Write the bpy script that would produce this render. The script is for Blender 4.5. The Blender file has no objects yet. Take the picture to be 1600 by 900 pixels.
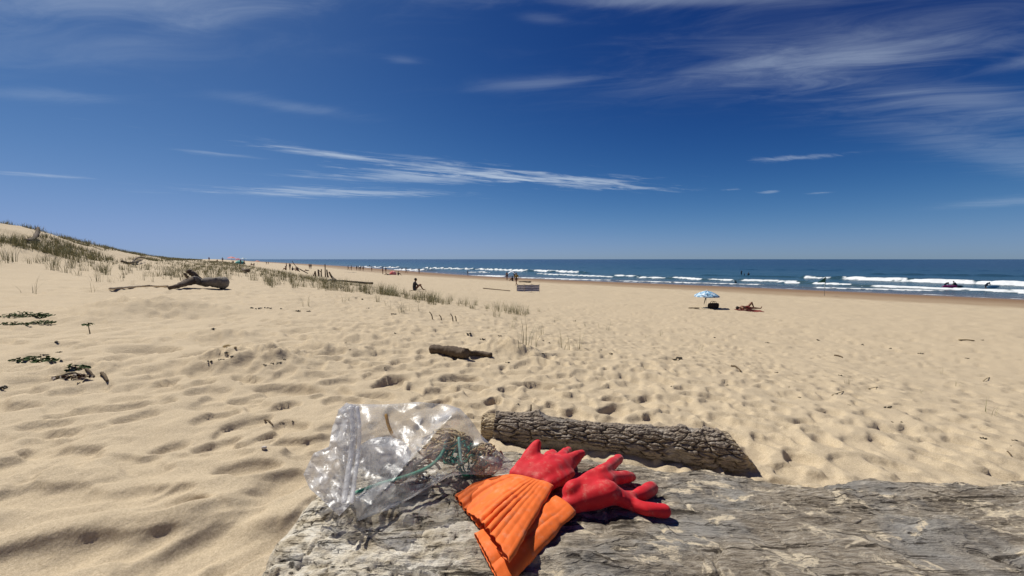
import bpy, bmesh, math, random
import numpy as np
from mathutils import Vector, Matrix, noise as mnoise
from mathutils.bvhtree import BVHTree
from mathutils.geometry import delaunay_2d_cdt

random.seed(7)
rng = np.random.default_rng(7)
R = math.radians
S = bpy.context.scene
COL = S.collection

# ------------------------------------------------------------------ camera
ZC = 5.30                      # camera height above the sea
FPX = 600.0                    # focal length in pixels of the 1600 px wide photograph
PITCH = math.atan(45 / FPX)    # horizon 45 px above the middle
cam_d = bpy.data.cameras.new('camera')
cam_d.sensor_width = 36
cam_d.lens = FPX / 1600 * 36
cam_d.clip_start = 0.02
cam_d.clip_end = 100000
cam = bpy.data.objects.new('camera', cam_d)
COL.objects.link(cam)
cam.location = (0, 0, ZC)
cam.rotation_euler = (math.pi / 2 - PITCH, 0, 0)
S.camera = cam
C0 = np.array([0, 0, ZC])


def ray(px, py):
    x = (px - 800) / FPX
    y = (450 - py) / FPX
    cp, sp = math.cos(PITCH), math.sin(PITCH)
    return np.array([x, cp + y * sp, y * cp - sp])


# ------------------------------------------------------------------ sky, sun, exposure
SUN_AZ = R(-50)       # measured from +Y (view direction), negative = to the left
SUN_EL = R(53)
W = bpy.data.worlds.new('World')
S.world = W
W.use_nodes = True
wt = W.node_tree
wt.nodes.clear()


def wn(kind, **kw):
    n = wt.nodes.new(kind)
    for k, val in kw.items():
        setattr(n, k, val)
    return n


def wmath(op, a, b=None, c=None, clamp=False):
    n = wn('ShaderNodeMath', operation=op, use_clamp=clamp)
    for i, q in enumerate((a, b, c)):
        if q is None:
            continue
        if isinstance(q, (int, float)):
            n.inputs[i].default_value = q
        else:
            wt.links.new(q, n.inputs[i])
    return n.outputs[0]


sky = wn('ShaderNodeTexSky', sky_type='NISHITA')
sky.sun_disc = False
sky.sun_elevation = SUN_EL
sky.sun_rotation = SUN_AZ
sky.altitude = 0
sky.air_density = 0.5
sky.dust_density = 0.3
sky.ozone_density = 4.0
hs = wn('ShaderNodeHueSaturation')
hs.inputs['Saturation'].default_value = 1.0
hs.inputs['Value'].default_value = 1.0
tint = wn('ShaderNodeMixRGB', blend_type='MULTIPLY')
tint.inputs[0].default_value = 1
tint.inputs[2].default_value = (.5, .72, .95, 1)
wt.links.new(sky.outputs[0], tint.inputs[1])
wt.links.new(tint.outputs[0], hs.inputs['Color'])
# the phone's tone curve for the sky, one smooth curve per channel: y = k x^g / (1 + c x^g)
srgb = wn('ShaderNodeSeparateColor')
wt.links.new(hs.outputs[0], srgb.inputs[0])
crgb = wn('ShaderNodeCombineColor')
for ch, (g_, k_, c_) in enumerate(((2.6, 46.0, 165.0), (2.2, 8.9, 21.5), (1.5, 1.80, 1.9))):
    xg = wmath('POWER', wmath('MULTIPLY', srgb.outputs[ch], .1), g_)
    yv = wmath('DIVIDE', wmath('MULTIPLY', xg, k_ * 10), wmath('ADD', wmath('MULTIPLY', xg, c_), 1.0))
    wt.links.new(yv, crgb.inputs[ch])
tc = wn('ShaderNodeTexCoord')
sep = wn('ShaderNodeSeparateXYZ')
wt.links.new(tc.outputs['Generated'], sep.inputs[0])
zz = wmath('MAXIMUM', sep.outputs[2], 0.03)
PX = wmath('DIVIDE', sep.outputs[0], zz)
PY = wmath('DIVIDE', sep.outputs[1], zz)


def plane_p(px, py):
    d = ray(px, py)
    return np.array([d[0] / d[2], d[1] / d[2]])


# cirrus: streaks on a plane high above, (start, end, half width, amount, grain)
CLOUDS = [
    (355, 220, 650, 260, 9, .62, 1), (560, 246, 880, 288, 16, .55, 1), (690, 266, 1075, 299, 14, .70, 1),
    (260, 299, 760, 303, 11, .55, 1), (440, 274, 880, 283, 12, .45, 1), (520, 262, 740, 276, 7, .60, 1),
    (-40, 268, 170, 281, 3.5, .40, 1), (255, 232, 420, 248, 5, .24, 1),
    (900, 146, 1640, 34, 60, .19, 0), (1130, 108, 1540, 66, 26, .30, 0), (1320, 125, 1720, 195, 44, .22, 0),
    (1430, 190, 1780, 310, 62, .18, 0), (1160, 251, 1330, 242, 6, .34, 1), (-60, 146, 190, 150, 15, .16, 0),
    (330, 148, 570, 182, 13, .15, 0), (-240, 10, 520, -15, 60, .30, 0), (-200, 90, 420, 60, 60, .12, 0), (830, 0, 1300, -4, 17, .30, 0),
    (730, 138, 960, 122, 15, .16, 0), (1128, 296, 1160, 296, 2.5, .26, 1), (1186, 301, 1222, 298, 3.5, .30, 1),
    (1256, 302, 1304, 301, 2.5, .24, 1), (1470, 318, 1700, 312, 12, .20, 0), (180, 60, 460, 10, 18, .12, 0),
    (600, 92, 660, 96, 7, .10, 0), (790, 22, 900, 34, 12, .10, 0), (1500, 120, 1720, 70, 14, .22, 0),
]
def cloud_noise(ang, su, sw, off, rough, dist):
    ca, sa = math.cos(ang), math.sin(ang)
    u = wmath('ADD', wmath('MULTIPLY', PX, ca * su), wmath('MULTIPLY', PY, sa * su))
    w = wmath('ADD', wmath('MULTIPLY', PX, -sa * sw), wmath('MULTIPLY', PY, ca * sw))
    cb = wn('ShaderNodeCombineXYZ')
    wt.links.new(u, cb.inputs[0])
    wt.links.new(w, cb.inputs[1])
    cb.inputs[2].default_value = off
    nz = wn('ShaderNodeTexNoise')
    nz.inputs['Scale'].default_value = 1.0
    nz.inputs['Detail'].default_value = 6
    nz.inputs['Roughness'].default_value = rough
    nz.inputs['Distortion'].default_value = dist
    wt.links.new(cb.outputs[0], nz.inputs['Vector'])
    return nz.outputs[0]


NOISE = [cloud_noise(R(-10), 1.5, 4.2, 3.1, .64, 1.1), cloud_noise(R(24), 1.6, 6.0, 9.4, .66, .5)]
tot = None
for i, (x1, y1, x2, y2, hw, amp, fine) in enumerate(CLOUDS):
    mx, my = (x1 + x2) / 2, (y1 + y2) / 2
    c = plane_p(mx, my)
    a1, a2 = plane_p(x1, y1), plane_p(x2, y2)
    ax = (a2 - a1)
    L = np.linalg.norm(ax) / 2
    ax /= 2 * L
    nn = np.array([-ax[1], ax[0]])
    wv = plane_p(mx, my - hw) - c
    b = max(abs(wv @ nn), 0.02)
    dx = wmath('SUBTRACT', PX, float(c[0]))
    dy = wmath('SUBTRACT', PY, float(c[1]))
    lu = wmath('ADD', wmath('MULTIPLY', dx, float(ax[0] / L)), wmath('MULTIPLY', dy, float(ax[1] / L)))
    lv = wmath('ADD', wmath('MULTIPLY', dx, float(nn[0] / b)), wmath('MULTIPLY', dy, float(nn[1] / b)))
    d2 = wmath('ADD', wmath('MULTIPLY', lu, lu), wmath('MULTIPLY', lv, lv))
    g = wmath('EXPONENT', wmath('MULTIPLY', d2, -1.15))
    # density = smoothstep of gaussian + noise
    q = wmath('ADD', g, wmath('MULTIPLY', wmath('SUBTRACT', NOISE[fine], 0.5), 2.6 if fine else 1.7))
    mr = wn('ShaderNodeMapRange', interpolation_type='SMOOTHSTEP')
    mr.inputs['From Min'].default_value = 0.30 if fine else -0.05
    mr.inputs['From Max'].default_value = 1.25 if fine else 1.35
    wt.links.new(q, mr.inputs['Value'])
    dens = wmath('MULTIPLY', wmath('MULTIPLY', mr.outputs[0], wmath('POWER', g, 0.5)), amp)
    if tot is None:
        tot = dens
    else:   # screen blend
        tot = wmath('SUBTRACT', wmath('ADD', tot, dens), wmath('MULTIPLY', tot, dens))
up = wn('ShaderNodeMapRange')
up.inputs['From Min'].default_value = 0.01
up.inputs['From Max'].default_value = 0.06
wt.links.new(sep.outputs[2], up.inputs['Value'])
tot = wmath('MULTIPLY', tot, up.outputs[0], clamp=True)
mix = wn('ShaderNodeMixRGB')
wt.links.new(tot, mix.inputs[0])
wt.links.new(crgb.outputs[0], mix.inputs[1])
mix.inputs[2].default_value = (5.0, 5.9, 7.1, 1)
bg = wn('ShaderNodeBackground')
bg.inputs['Strength'].default_value = 0.10
wt.links.new(mix.outputs[0], bg.inputs[0])
wo = wn('ShaderNodeOutputWorld')
wt.links.new(bg.outputs[0], wo.inputs[0])

sun_d = bpy.data.lights.new('sun', 'SUN')
sun_d.energy = 5.0
sun_d.angle = R(0.53)
sun_d.color = (1.0, 0.95, 0.86)
sun = bpy.data.objects.new('sun', sun_d)
COL.objects.link(sun)
sdir = Vector((math.sin(SUN_AZ) * math.cos(SUN_EL), math.cos(SUN_AZ) * math.cos(SUN_EL), math.sin(SUN_EL)))
sun.rotation_euler = sdir.to_track_quat('Z', 'Y').to_euler()
sun.location = (-30, 40, 60)

S.view_settings.view_transform = 'Standard'
S.view_settings.look = 'None'
S.view_settings.exposure = 0.06
S.view_settings.gamma = 1.0
S.view_settings.use_curve_mapping = False
S.render.engine = 'CYCLES'
S.cycles.transparent_max_bounces = 24

# ------------------------------------------------------------------ numpy noise
_perm = rng.permutation(256)
PERM = np.concatenate([_perm, _perm, _perm])
_ga = rng.random(256) * 2 * np.pi
GX, GY = np.cos(_ga), np.sin(_ga)


def perlin(x, y):
    xi = np.floor(x).astype(np.int64)
    yi = np.floor(y).astype(np.int64)
    xf, yf = x - xi, y - yi
    u = xf * xf * xf * (xf * (xf * 6 - 15) + 10)
    w = yf * yf * yf * (yf * (yf * 6 - 15) + 10)
    xi &= 255
    yi &= 255

    def gr(ix, iy, fx, fy):
        h = PERM[PERM[ix & 255] + (iy & 255)]
        return GX[h] * fx + GY[h] * fy
    n00 = gr(xi, yi, xf, yf)
    n10 = gr(xi + 1, yi, xf - 1, yf)
    n01 = gr(xi, yi + 1, xf, yf - 1)
    n11 = gr(xi + 1, yi + 1, xf - 1, yf - 1)
    return (n00 * (1 - u) + n10 * u) * (1 - w) + (n01 * (1 - u) + n11 * u) * w


def fbm(x, y, o=4, g=0.5, l=2.03):
    a, t = 1.0, 0.0
    for i in range(o):
        t = t + a * perlin(x + 17.3 * i, y - 9.1 * i)
        x, y, a = x * l, y * l, a * g
    return t


def ridged(x, y, o=3):
    a, t = 1.0, 0.0
    for i in range(o):
        t = t + a * (1 - np.abs(perlin(x + 5.7 * i, y + 3.3 * i)) * 2)
        x, y, a = x * 2.1, y * 2.1, a * 0.5
    return t


def worley(x, y, jit=0.9):
    xi, yi = np.floor(x).astype(np.int64), np.floor(y).astype(np.int64)
    f1 = np.full(x.shape, 9.0)
    f2 = np.full(x.shape, 9.0)
    cid = np.zeros(x.shape, dtype=np.int64)
    for ox in (-1, 0, 1):
        for oy in (-1, 0, 1):
            cx, cy = xi + ox, yi + oy
            h = PERM[PERM[cx & 255] + (cy & 255)]
            h2 = PERM[h + 57]
            d = np.hypot(cx + .5 + jit * (h / 255 - .5) - x, cy + .5 + jit * (h2 / 255 - .5) - y)
            nf = d < f1
            f2 = np.where(nf, f1, np.minimum(f2, d))
            cid = np.where(nf, h, cid)
            f1 = np.where(nf, d, f1)
    return f1, f2, cid / 255.0


def sstep(a, b, x):
    t = np.clip((x - a) / (b - a), 0, 1)
    return t * t * (3 - 2 * t)


# ------------------------------------------------------------------ helpers: meshes, things
def mesh_from(name, V, F, smooth=True):
    me = bpy.data.meshes.new(name)
    me.from_pydata([tuple(map(float, q)) for q in V], [], F)
    if smooth:
        me.polygons.foreach_set('use_smooth', [True] * len(me.polygons))
    me.update()
    return me


def grid_mesh(name, V, nr, nc, wrap=False, smooth=True):
    """V: (nr*nc,3) array; quads between rows/cols"""
    a = np.arange(nr * nc).reshape(nr, nc)
    if wrap:
        a = np.concatenate([a, a[:, :1]], axis=1)
    q = np.stack([a[:-1, :-1], a[:-1, 1:], a[1:, 1:], a[1:, :-1]], axis=-1).reshape(-1, 4)
    return np_mesh(name, V, q, smooth)


def np_mesh(name, V, Q, smooth=True):
    me = bpy.data.meshes.new(name)
    k = Q.shape[1]
    me.vertices.add(len(V))
    me.vertices.foreach_set('co', np.ascontiguousarray(V, dtype=np.float32).ravel())
    me.loops.add(Q.size)
    me.loops.foreach_set('vertex_index', Q.astype(np.int32).ravel())
    me.polygons.add(len(Q))
    me.polygons.foreach_set('loop_start', np.arange(0, Q.size, k, dtype=np.int32))
    me.polygons.foreach_set('use_smooth', np.full(len(Q), smooth))
    me.update(calc_edges=True)
    return me


def add_attr(me, name, arr):
    at = me.attributes.new(name, 'FLOAT', 'POINT')
    at.data.foreach_set('value', np.ascontiguousarray(arr, dtype=np.float32).ravel())


def obj(name, me, mat=None, parent=None, loc=None):
    o = bpy.data.objects.new(name, me)
    COL.objects.link(o)
    if mat is not None and me is not None and not me.materials:
        me.materials.append(mat)
    if parent is not None:
        o.parent = parent
    if loc is not None:
        o.location = loc
    return o


def tag(o, label, cat, group=None, kind=None):
    o['label'] = label
    o['category'] = cat
    if group:
        o['group'] = group
    if kind:
        o['kind'] = kind
    return o


def thing(name, label, cat, loc=(0, 0, 0), rotz=0, group=None):
    o = bpy.data.objects.new(name, None)
    COL.objects.link(o)
    o.location = tuple(map(float, loc))
    o.rotation_euler = (0, 0, rotz)
    o.empty_display_size = .1
    return tag(o, label, cat, group)


def dup(root, loc, rotz=0, label=None, group=None, scale=None):
    r = root.copy()
    COL.objects.link(r)
    r.location = tuple(map(float, loc))
    r.rotation_euler = (0, 0, rotz)
    if scale:
        r.scale = (scale,) * 3
    if label:
        r['label'] = label
    if group:
        r['group'] = group
    for ch in list(root.children):
        c = ch.copy()
        COL.objects.link(c)
        c.parent = r
        for g in ch.children:
            d = g.copy()
            COL.objects.link(d)
            d.parent = c
    return r


def tube_geo(P, rad, seg=8, V=None, F=None, squash=1.0, wob=0.0, cap=True):
    """tapered tube along points P with radii rad, rounded caps; appended to V,F"""
    if V is None:
        V, F = [], []
    P = [Vector(tuple(map(float, p))) for p in P]
    n = len(P)
    base = len(V)
    up = Vector((0, 0, 1))
    rings = []
    for i in range(n):
        t = (P[min(i + 1, n - 1)] - P[max(i - 1, 0)]).normalized()
        a = t.cross(up)
        if a.length < 1e-3:
            a = t.cross(Vector((1, 0, 0)))
        a.normalize()
        b = a.cross(t).normalized()
        rings.append((P[i], a, b, rad[i], t))
    if cap:
        p, a, b, r, t = rings[0]
        rings.insert(0, (p - t * r * .45, a, b, r * .6, t))
        p, a, b, r, t = rings[-1]
        rings.append((p + t * r * .45, a, b, r * .6, t))
    for (p, a, b, r, t) in rings:
        for k in range(seg):
            th = 2 * math.pi * k / seg
            rr = r * (1 + (wob * (random.random() - .5) * 2 if wob else 0))
            V.append(p + a * math.cos(th) * rr + b * math.sin(th) * rr * squash)
    m = len(rings)
    for i in range(m - 1):
        for k in range(seg):
            k2 = (k + 1) % seg
            F.append((base + i * seg + k, base + i * seg + k2, base + (i + 1) * seg + k2, base + (i + 1) * seg + k))
    F.append(tuple(base + k for k in reversed(range(seg))))
    F.append(tuple(base + (m - 1) * seg + k for k in range(seg)))
    return V, F


def smooth_path(P, n):
    """Catmull-Rom through the points"""
    P = [np.array(p, dtype=float) for p in P]
    Q = [2 * P[0] - P[1]] + P + [2 * P[-1] - P[-2]]
    out = []
    segs = len(P) - 1
    for j in range(n):
        t = j / (n - 1) * segs
        i = min(int(t), segs - 1)
        u = t - i
        p0, p1, p2, p3 = Q[i], Q[i + 1], Q[i + 2], Q[i + 3]
        out.append(.5 * (2 * p1 + (p2 - p0) * u + (2 * p0 - 5 * p1 + 4 * p2 - p3) * u * u + (3 * p1 - p0 - 3 * p2 + p3) * u ** 3))
    return out


def ico(center, r, scale=(1, 1, 1), sub=2, V=None, F=None, rot=None):
    if V is None:
        V, F = [], []
    bm = bmesh.new()
    bmesh.ops.create_icosphere(bm, subdivisions=sub, radius=1)
    base = len(V)
    for v in bm.verts:
        p = Vector((v.co.x * scale[0] * r, v.co.y * scale[1] * r, v.co.z * scale[2] * r))
        if rot:
            p = rot @ p
        V.append(p + Vector(tuple(map(float, center))))
    for f in bm.faces:
        F.append(tuple(base + v.index for v in f.verts))
    bm.free()
    return V, F


def remeshed(name, V, F, voxel, smooth_it=6, factor=.5):
    me = mesh_from(name + '_tmp', V, F)
    o = bpy.data.objects.new('tmp', me)
    COL.objects.link(o)
    m = o.modifiers.new('r', 'REMESH')
    m.mode = 'VOXEL'
    m.voxel_size = voxel
    m.use_smooth_shade = True
    s = o.modifiers.new('s', 'SMOOTH')
    s.factor = factor
    s.iterations = smooth_it
    dg = bpy.context.evaluated_depsgraph_get()
    dg.update()
    ev = o.evaluated_get(dg)
    out = bpy.data.meshes.new_from_object(ev)
    out.name = name
    bpy.data.objects.remove(o)
    bpy.data.meshes.remove(me)
    out.polygons.foreach_set('use_smooth', [True] * len(out.polygons))
    return out


# ------------------------------------------------------------------ helpers: materials
class NT:
    def __init__(self, name):
        self.m = bpy.data.materials.new(name)
        self.m.use_nodes = True
        self.t = self.m.node_tree
        self.b = self.t.nodes['Principled BSDF']
        self.out = self.t.nodes['Material Output']

    def n(self, kind, **kw):
        q = self.t.nodes.new(kind)
        for k, val in kw.items():
            setattr(q, k, val)
        return q

    def l(self, a, b):
        self.t.links.new(a, b)

    def math(self, op, a, b=None, clamp=False):
        q = self.n('ShaderNodeMath', operation=op, use_clamp=clamp)
        for i, s in enumerate((a, b)):
            if s is None:
                continue
            if isinstance(s, (int, float)):
                q.inputs[i].default_value = s
            else:
                self.l(s, q.inputs[i])
        return q.outputs[0]

    def noise(self, vec, scale, detail=4, rough=.5, dist=0):
        q = self.n('ShaderNodeTexNoise')
        q.inputs['Scale'].default_value = scale
        q.inputs['Detail'].default_value = detail
        q.inputs['Roughness'].default_value = rough
        q.inputs['Distortion'].default_value = dist
        if vec is not None:
            self.l(vec, q.inputs['Vector'])
        return q.outputs[0]

    def coord(self, which='Object', scale=(1, 1, 1), rot=(0, 0, 0)):
        t = self.n('ShaderNodeTexCoord')
        m = self.n('ShaderNodeMapping')
        m.inputs['Scale'].default_value = scale
        m.inputs['Rotation'].default_value = rot
        self.l(t.outputs[which], m.inputs[0])
        return m.outputs[0]

    def ramp(self, fac, stops):
        q = self.n('ShaderNodeValToRGB')
        e = q.color_ramp.elements
        while len(e) > 1:
            e.remove(e[-1])
        e[0].position, e[0].color = stops[0][0], (*stops[0][1], 1)
        for p, c in stops[1:]:
            k = e.new(p)
            k.color = (*c, 1)
        self.l(fac, q.inputs[0])
        return q.outputs[0]

    def maprange(self, v, a, b, c=0, d=1):
        q = self.n('ShaderNodeMapRange', interpolation_type='SMOOTHSTEP')
        for nm, s in zip(('From Min', 'From Max', 'To Min', 'To Max'), (a, b, c, d)):
            q.inputs[nm].default_value = s
        self.l(v, q.inputs['Value'])
        return q.outputs[0]

    def mix(self, fac, a, b, mode='MIX'):
        q = self.n('ShaderNodeMixRGB', blend_type=mode)
        for i, s in enumerate((fac, a, b)):
            if isinstance(s, (int, float)):
                q.inputs[i].default_value = s
            elif isinstance(s, tuple):
                q.inputs[i].default_value = (*s, 1)
            else:
                self.l(s, q.inputs[i])
        return q.outputs[0]

    def attr(self, name):
        q = self.n('ShaderNodeAttribute')
        q.attribute_name = name
        return q.outputs['Fac']

    def bump(self, h, strength, dist, prev=None):
        q = self.n('ShaderNodeBump')
        q.inputs['Strength'].default_value = strength
        q.inputs['Distance'].default_value = dist
        self.l(h, q.inputs['Height'])
        if prev is not None:
            self.l(prev, q.inputs['Normal'])
        return q.outputs[0]

    def set(self, **kw):
        for k, val in kw.items():
            k = k.replace('_', ' ')
            if hasattr(val, 'is_linked'):
                self.l(val, self.b.inputs[k])
            elif isinstance(val, tuple) and len(val) == 3:
                self.b.inputs[k].default_value = (*val, 1)
            else:
                self.b.inputs[k].default_value = val
        return self


def plain(name, col, rough=.7, var=.25, scale=6.0, bump=0.0, spec=.3):
    """solid colour with soft noise variation"""
    t = NT(name)
    co = t.coord('Object')
    f = t.noise(co, scale, 5, .6)
    dark = tuple(c * (1 - var) for c in col)
    light = tuple(min(c * (1 + var), 1) for c in col)
    t.set(Base_Color=t.ramp(f, [(.3, dark), (.7, light)]), Roughness=rough, Specular_IOR_Level=spec)
    if bump:
        t.set(Normal=t.bump(t.noise(co, scale * 4, 6, .65), bump, .01))
    return t.m


M = {}


def wood_mat(name, c1, c2, c3, scale=1.0, bump=.6):
    t = NT(name)
    co = t.coord('Object', (scale * 4, scale * 4, scale * 4))
    f = t.noise(co, 3, 8, .65, .4)
    g = t.noise(co, 18, 6, .7)
    col = t.ramp(f, [(.28, c1), (.5, c2), (.72, c3)])
    col = t.mix(.35, col, t.ramp(g, [(.3, tuple(c * .5 for c in c2)), (.7, tuple(min(1, c * 1.4) for c in c2))]))
    t.set(Base_Color=col, Roughness=.85, Specular_IOR_Level=.2, Normal=t.bump(g, bump, .01))
    return t.m


M['drift_dark'] = wood_mat('drift_dark', (.05, .035, .025), (.115, .085, .06), (.2, .155, .115))
M['drift_grey'] = wood_mat('drift_grey', (.08, .07, .06), (.2, .18, .155), (.33, .3, .26))
M['twig'] = wood_mat('twig', (.05, .035, .022), (.12, .085, .05), (.2, .15, .09))
M['straw'] = wood_mat('straw', (.22, .17, .09), (.34, .27, .16), (.45, .38, .24))
M['pale_wood'] = wood_mat('pale_wood', (.38, .3, .2), (.55, .46, .33), (.66, .58, .45))
M['weed'] = plain('weed', (.045, .035, .02), .7, .5, 40)
M['leaf'] = plain('leaf', (.05, .085, .025), .8, .5, 30, spec=.1)
M['skin'] = plain('skin', (.36, .2, .13), .55, .12, 5)
M['skin_tan'] = plain('skin_tan', (.24, .12, .07), .55, .12, 5)
M['hair'] = plain('hair', (.03, .02, .015), .6, .3, 30)
M['metal'] = plain('metal', (.5, .5, .5), .35, .1, 10)

# ------------------------------------------------------------------ terrain shape
UX, UY = -0.608, 0.794       # along the shore, away from the camera
NX, NY = 0.794, 0.608        # towards the sea


def sv(x, y):
    return x * UX + y * UY, x * NX + y * NY


def xy(s, v):
    return s * UX + v * NX, s * UY + v * NY


SH_S = np.array([-400, -60, 0, 35, 70, 104, 160, 250, 400, 800, 9000])
SH_V = np.array([90, 89, 85, 79, 70, 66, 69, 75, 78, 76, 76])


def shore_v(s):
    k = np.interp(s, SH_S, SH_V)
    return (k + np.interp(s + 14, SH_S, SH_V) + np.interp(s - 14, SH_S, SH_V)) / 3


PV = np.array([-200, -60, -30, -20, -15, -12, -10, -8, -6, -3, 0, 4, 8, 12, 16, 28, 50, 70, 78, 100, 200, 5000])
PZ = np.array([3.0, 3.0, 3.5, 3.6, 3.3, 2.1, 1.1, .2, -.42, -.82, -.95, -1.33, -1.98, -2.5, -2.85, -3.42, -4.2, -4.95, -5.3, -6.3, -8.5, -12])


def base_z(x, y):
    s, v = sv(x, y)
    w = shore_v(s) - 78
    v2 = v - w * sstep(18, 60, v)
    z = (np.interp(v2, PV, PZ) + np.interp(v2 + 1.2, PV, PZ) + np.interp(v2 - 1.2, PV, PZ)) / 3
    Hs = np.where(s < 53, 1 + .15 * (53 - np.maximum(s, 0)) / 53, np.exp(-(s - 53) / 68))
    low = -.42 + .02 * np.clip(-6 - v2, 0, 10)
    z = np.where(v2 < -6, np.where(z > low, low + (z - low) * np.clip(Hs * 1.0, 0.03, 1.3), z), z)
    land = sstep(72, 45, v2)
    und = .09 * fbm(x * .13, y * .13, 3) + .05 * fbm(x * .45 + 9, y * .45, 3)
    z = z + und * land * sstep(2.5, 9, np.hypot(x, y))
    dune = sstep(-5, -10, v2)
    z = z + dune * (.5 * fbm(x * .12, y * .12 + 40, 3) + .22 * fbm(x * .4, y * .4, 3)) * np.clip(Hs + .15, .1, 1)
    return z + ZC


def march(px, py, fz, tmax=6000):
    d = ray(px, py)
    t = np.concatenate([np.linspace(.3, 12, 2400), np.geomspace(12.01, tmax, 5000)])
    P = C0[None, :] + t[:, None] * d[None, :]
    g = fz(P[:, 0], P[:, 1])
    below = np.nonzero(P[:, 2] < g)[0]
    if len(below) == 0:
        return None
    i = max(below[0], 1)
    a = P[i - 1, 2] - g[i - 1]
    b = P[i, 2] - g[i]
    u = a / (a - b + 1e-12)
    p = P[i - 1] + u * (P[i] - P[i - 1])
    return p


# polar grid centred on the camera's foot
dense = np.arange(-74, 74.01, .2)
coarse = np.arange(77, 286, 3.0)
PHI = np.radians(np.concatenate([dense, coarse]))
rr = list(np.linspace(.05, .75, 16))
r = .75
while r < 9000:
    step = 1.35 * r * r / (FPX * (.95 if r < 6 else 1.3))
    step = min(step, r * (.014 if r < 120 else .03 if r < 500 else .08))
    r += max(step, .0035)
    rr.append(r)
RR = np.array(rr)
NRr, NC = len(RR), len(PHI)
GXx = RR[:, None] * np.sin(PHI)[None, :]
GYy = RR[:, None] * np.cos(PHI)[None, :]
GZ = base_z(GXx, GYy)
gs, gv = sv(GXx, GYy)
gdist = RR[:, None] * np.ones(NC)[None, :]
gdep = gv - shore_v(gs)                      # <0 dry side


DEF = np.zeros_like(GZ)


def stamp(x, y, rx, ry, ang, fn):
    """apply fn(u,v,du) on the part of the grid within reach; u,v normalised local coordinates"""
    reach = max(rx, ry) * 2.6
    d = math.hypot(x, y)
    i0, i1 = np.searchsorted(RR, [d - reach, d + reach])
    da = math.asin(min(1, reach / max(d, reach)))
    ph = math.atan2(x, y)
    j0, j1 = np.searchsorted(PHI[:len(dense)], [ph - da, ph + da])
    if i1 - i0 < 2 or j1 - j0 < 2:
        return
    sx = GXx[i0:i1, j0:j1] - x
    sy = GYy[i0:i1, j0:j1] - y
    ca, sa = math.cos(ang), math.sin(ang)
    u = (sx * ca + sy * sa) / rx
    w = (-sx * sa + sy * ca) / ry
    r_ = fn(u, w)
    if isinstance(r_, tuple):          # a print: floor level, mask, rim
        lvl, m_, ring = r_
        q = DEF[i0:i1, j0:j1]
        DEF[i0:i1, j0:j1] = q * (1 - m_) + lvl * m_ + ring * (1 - m_)
    else:
        GZ[i0:i1, j0:j1] += r_


def footprint(depth, rim, skew=0.0, soft=False):
    def fn(u, w):
        d = np.sqrt(u * u + w * w)
        wv = .16 * np.sin(u * 3.1 + depth * 900) * np.cos(w * 2.7 + depth * 500)
        d = d + wv
        m_ = 1 - (sstep(.42, 1.16, d) if soft else sstep(.62, 1.05, d))
        ring = rim * np.exp(-((d - 1.25) / .38) ** 2) * (1 + .6 * w)
        return -depth * (1 + skew * u) + 0 * d, m_, ring
    return fn


# soft churned relief everywhere on the dry sand
dry = sstep(-22, -34, gdep)
lft = sstep(-.55, -1.15, np.arctan2(GXx, GYy) + 0 * GXx) * sstep(4.5, 2.5, gdist)   # smooth wind-blown patch by the camera
churn = dry * (1 - .5 * lft)
wx = GXx + .25 * fbm(GXx * 1.1, GYy * 1.1, 2)
wy = GYy + .25 * fbm(GXx * 1.1 + 31, GYy * 1.1, 2)
f1, f2, cid = worley(wx * 1.75, wy * 1.75)
near = sstep(1.1, 2.0, gdist)
fade = 1 / (1 + (gdist / 45) ** 2)
GZ += churn * near * (.026 * (np.minimum(f1, .75) ** 1.5 - .25)) * sstep(70, 25, gdist)
f1, f2, cid = worley(wx * 3.3 + 7, wy * 3.3)
GZ += churn * near * .009 * (np.minimum(f1, .8) - .4) * sstep(45, 15, gdist)
GZ += churn * near * .020 * fbm(GXx * 2.3, GYy * 2.3, 4) * sstep(160, 30, gdist)
f1, f2, cid = worley(wx * 1.15 + 3, wy * 1.15 + 8)
GZ += churn * .075 * (np.minimum(f1, .7) ** 1.4 - .3) * sstep(7, 14, gdist) * sstep(75, 30, gdist) * sstep(-.45, .2, fbm(GXx * .09, GYy * .09 + 20, 2))
GZ += dry * .10 * fbm(GXx * .55, GYy * .55, 3) * sstep(20, 60, gdist) * sstep(400, 150, gdist)
dg_u = (GXx * .80 - GYy * .60) * 1.25
dg_w = (GXx * .60 + GYy * .80) * 2.7
rip = perlin(dg_u + .6 * perlin(GXx * .8, GYy * .8), dg_w + .9 * perlin(GXx * .9 + 9, GYy * .9))
GZ += churn * near * .055 * (np.abs(rip) ** .8 - .25) * sstep(26, 9, gdist) * sstep(-.35, .1, fbm(GXx * .25 + 4, GYy * .25, 2)) * sstep(-1.6, .4, GXx)
GZ += dry * .0022 * fbm(GXx * 22, GYy * 22, 2) * sstep(6, 2, gdist)

# random footprints
nfp = 0
for k in range(12500):
    d = 1.15 * (34 / 1.15) ** (random.random() ** .56)
    ph = R(random.uniform(-73, 73))
    x, y = d * math.sin(ph), d * math.cos(ph)
    s_, v_ = sv(x, y)
    if v_ < -8:
        continue
    dens = .5 + .5 * float(fbm(np.array([x * .35]), np.array([y * .35 + 5]), 2)[0]) * 1.6
    if x < -.6 and d < 3.4:
        dens = .02 if d > 1.9 else -.05
    if x < -3 and y < 12:
        dens *= .55
    if random.random() > dens + .2:
        continue
    big = random.uniform(.75, 1.25)
    stamp(x, y, .15 * big, .085 * big, random.gauss(R(60), R(45)), footprint(random.uniform(.010, .040), random.uniform(.003, .013), random.uniform(-.5, .5)))
    nfp += 1

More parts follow.
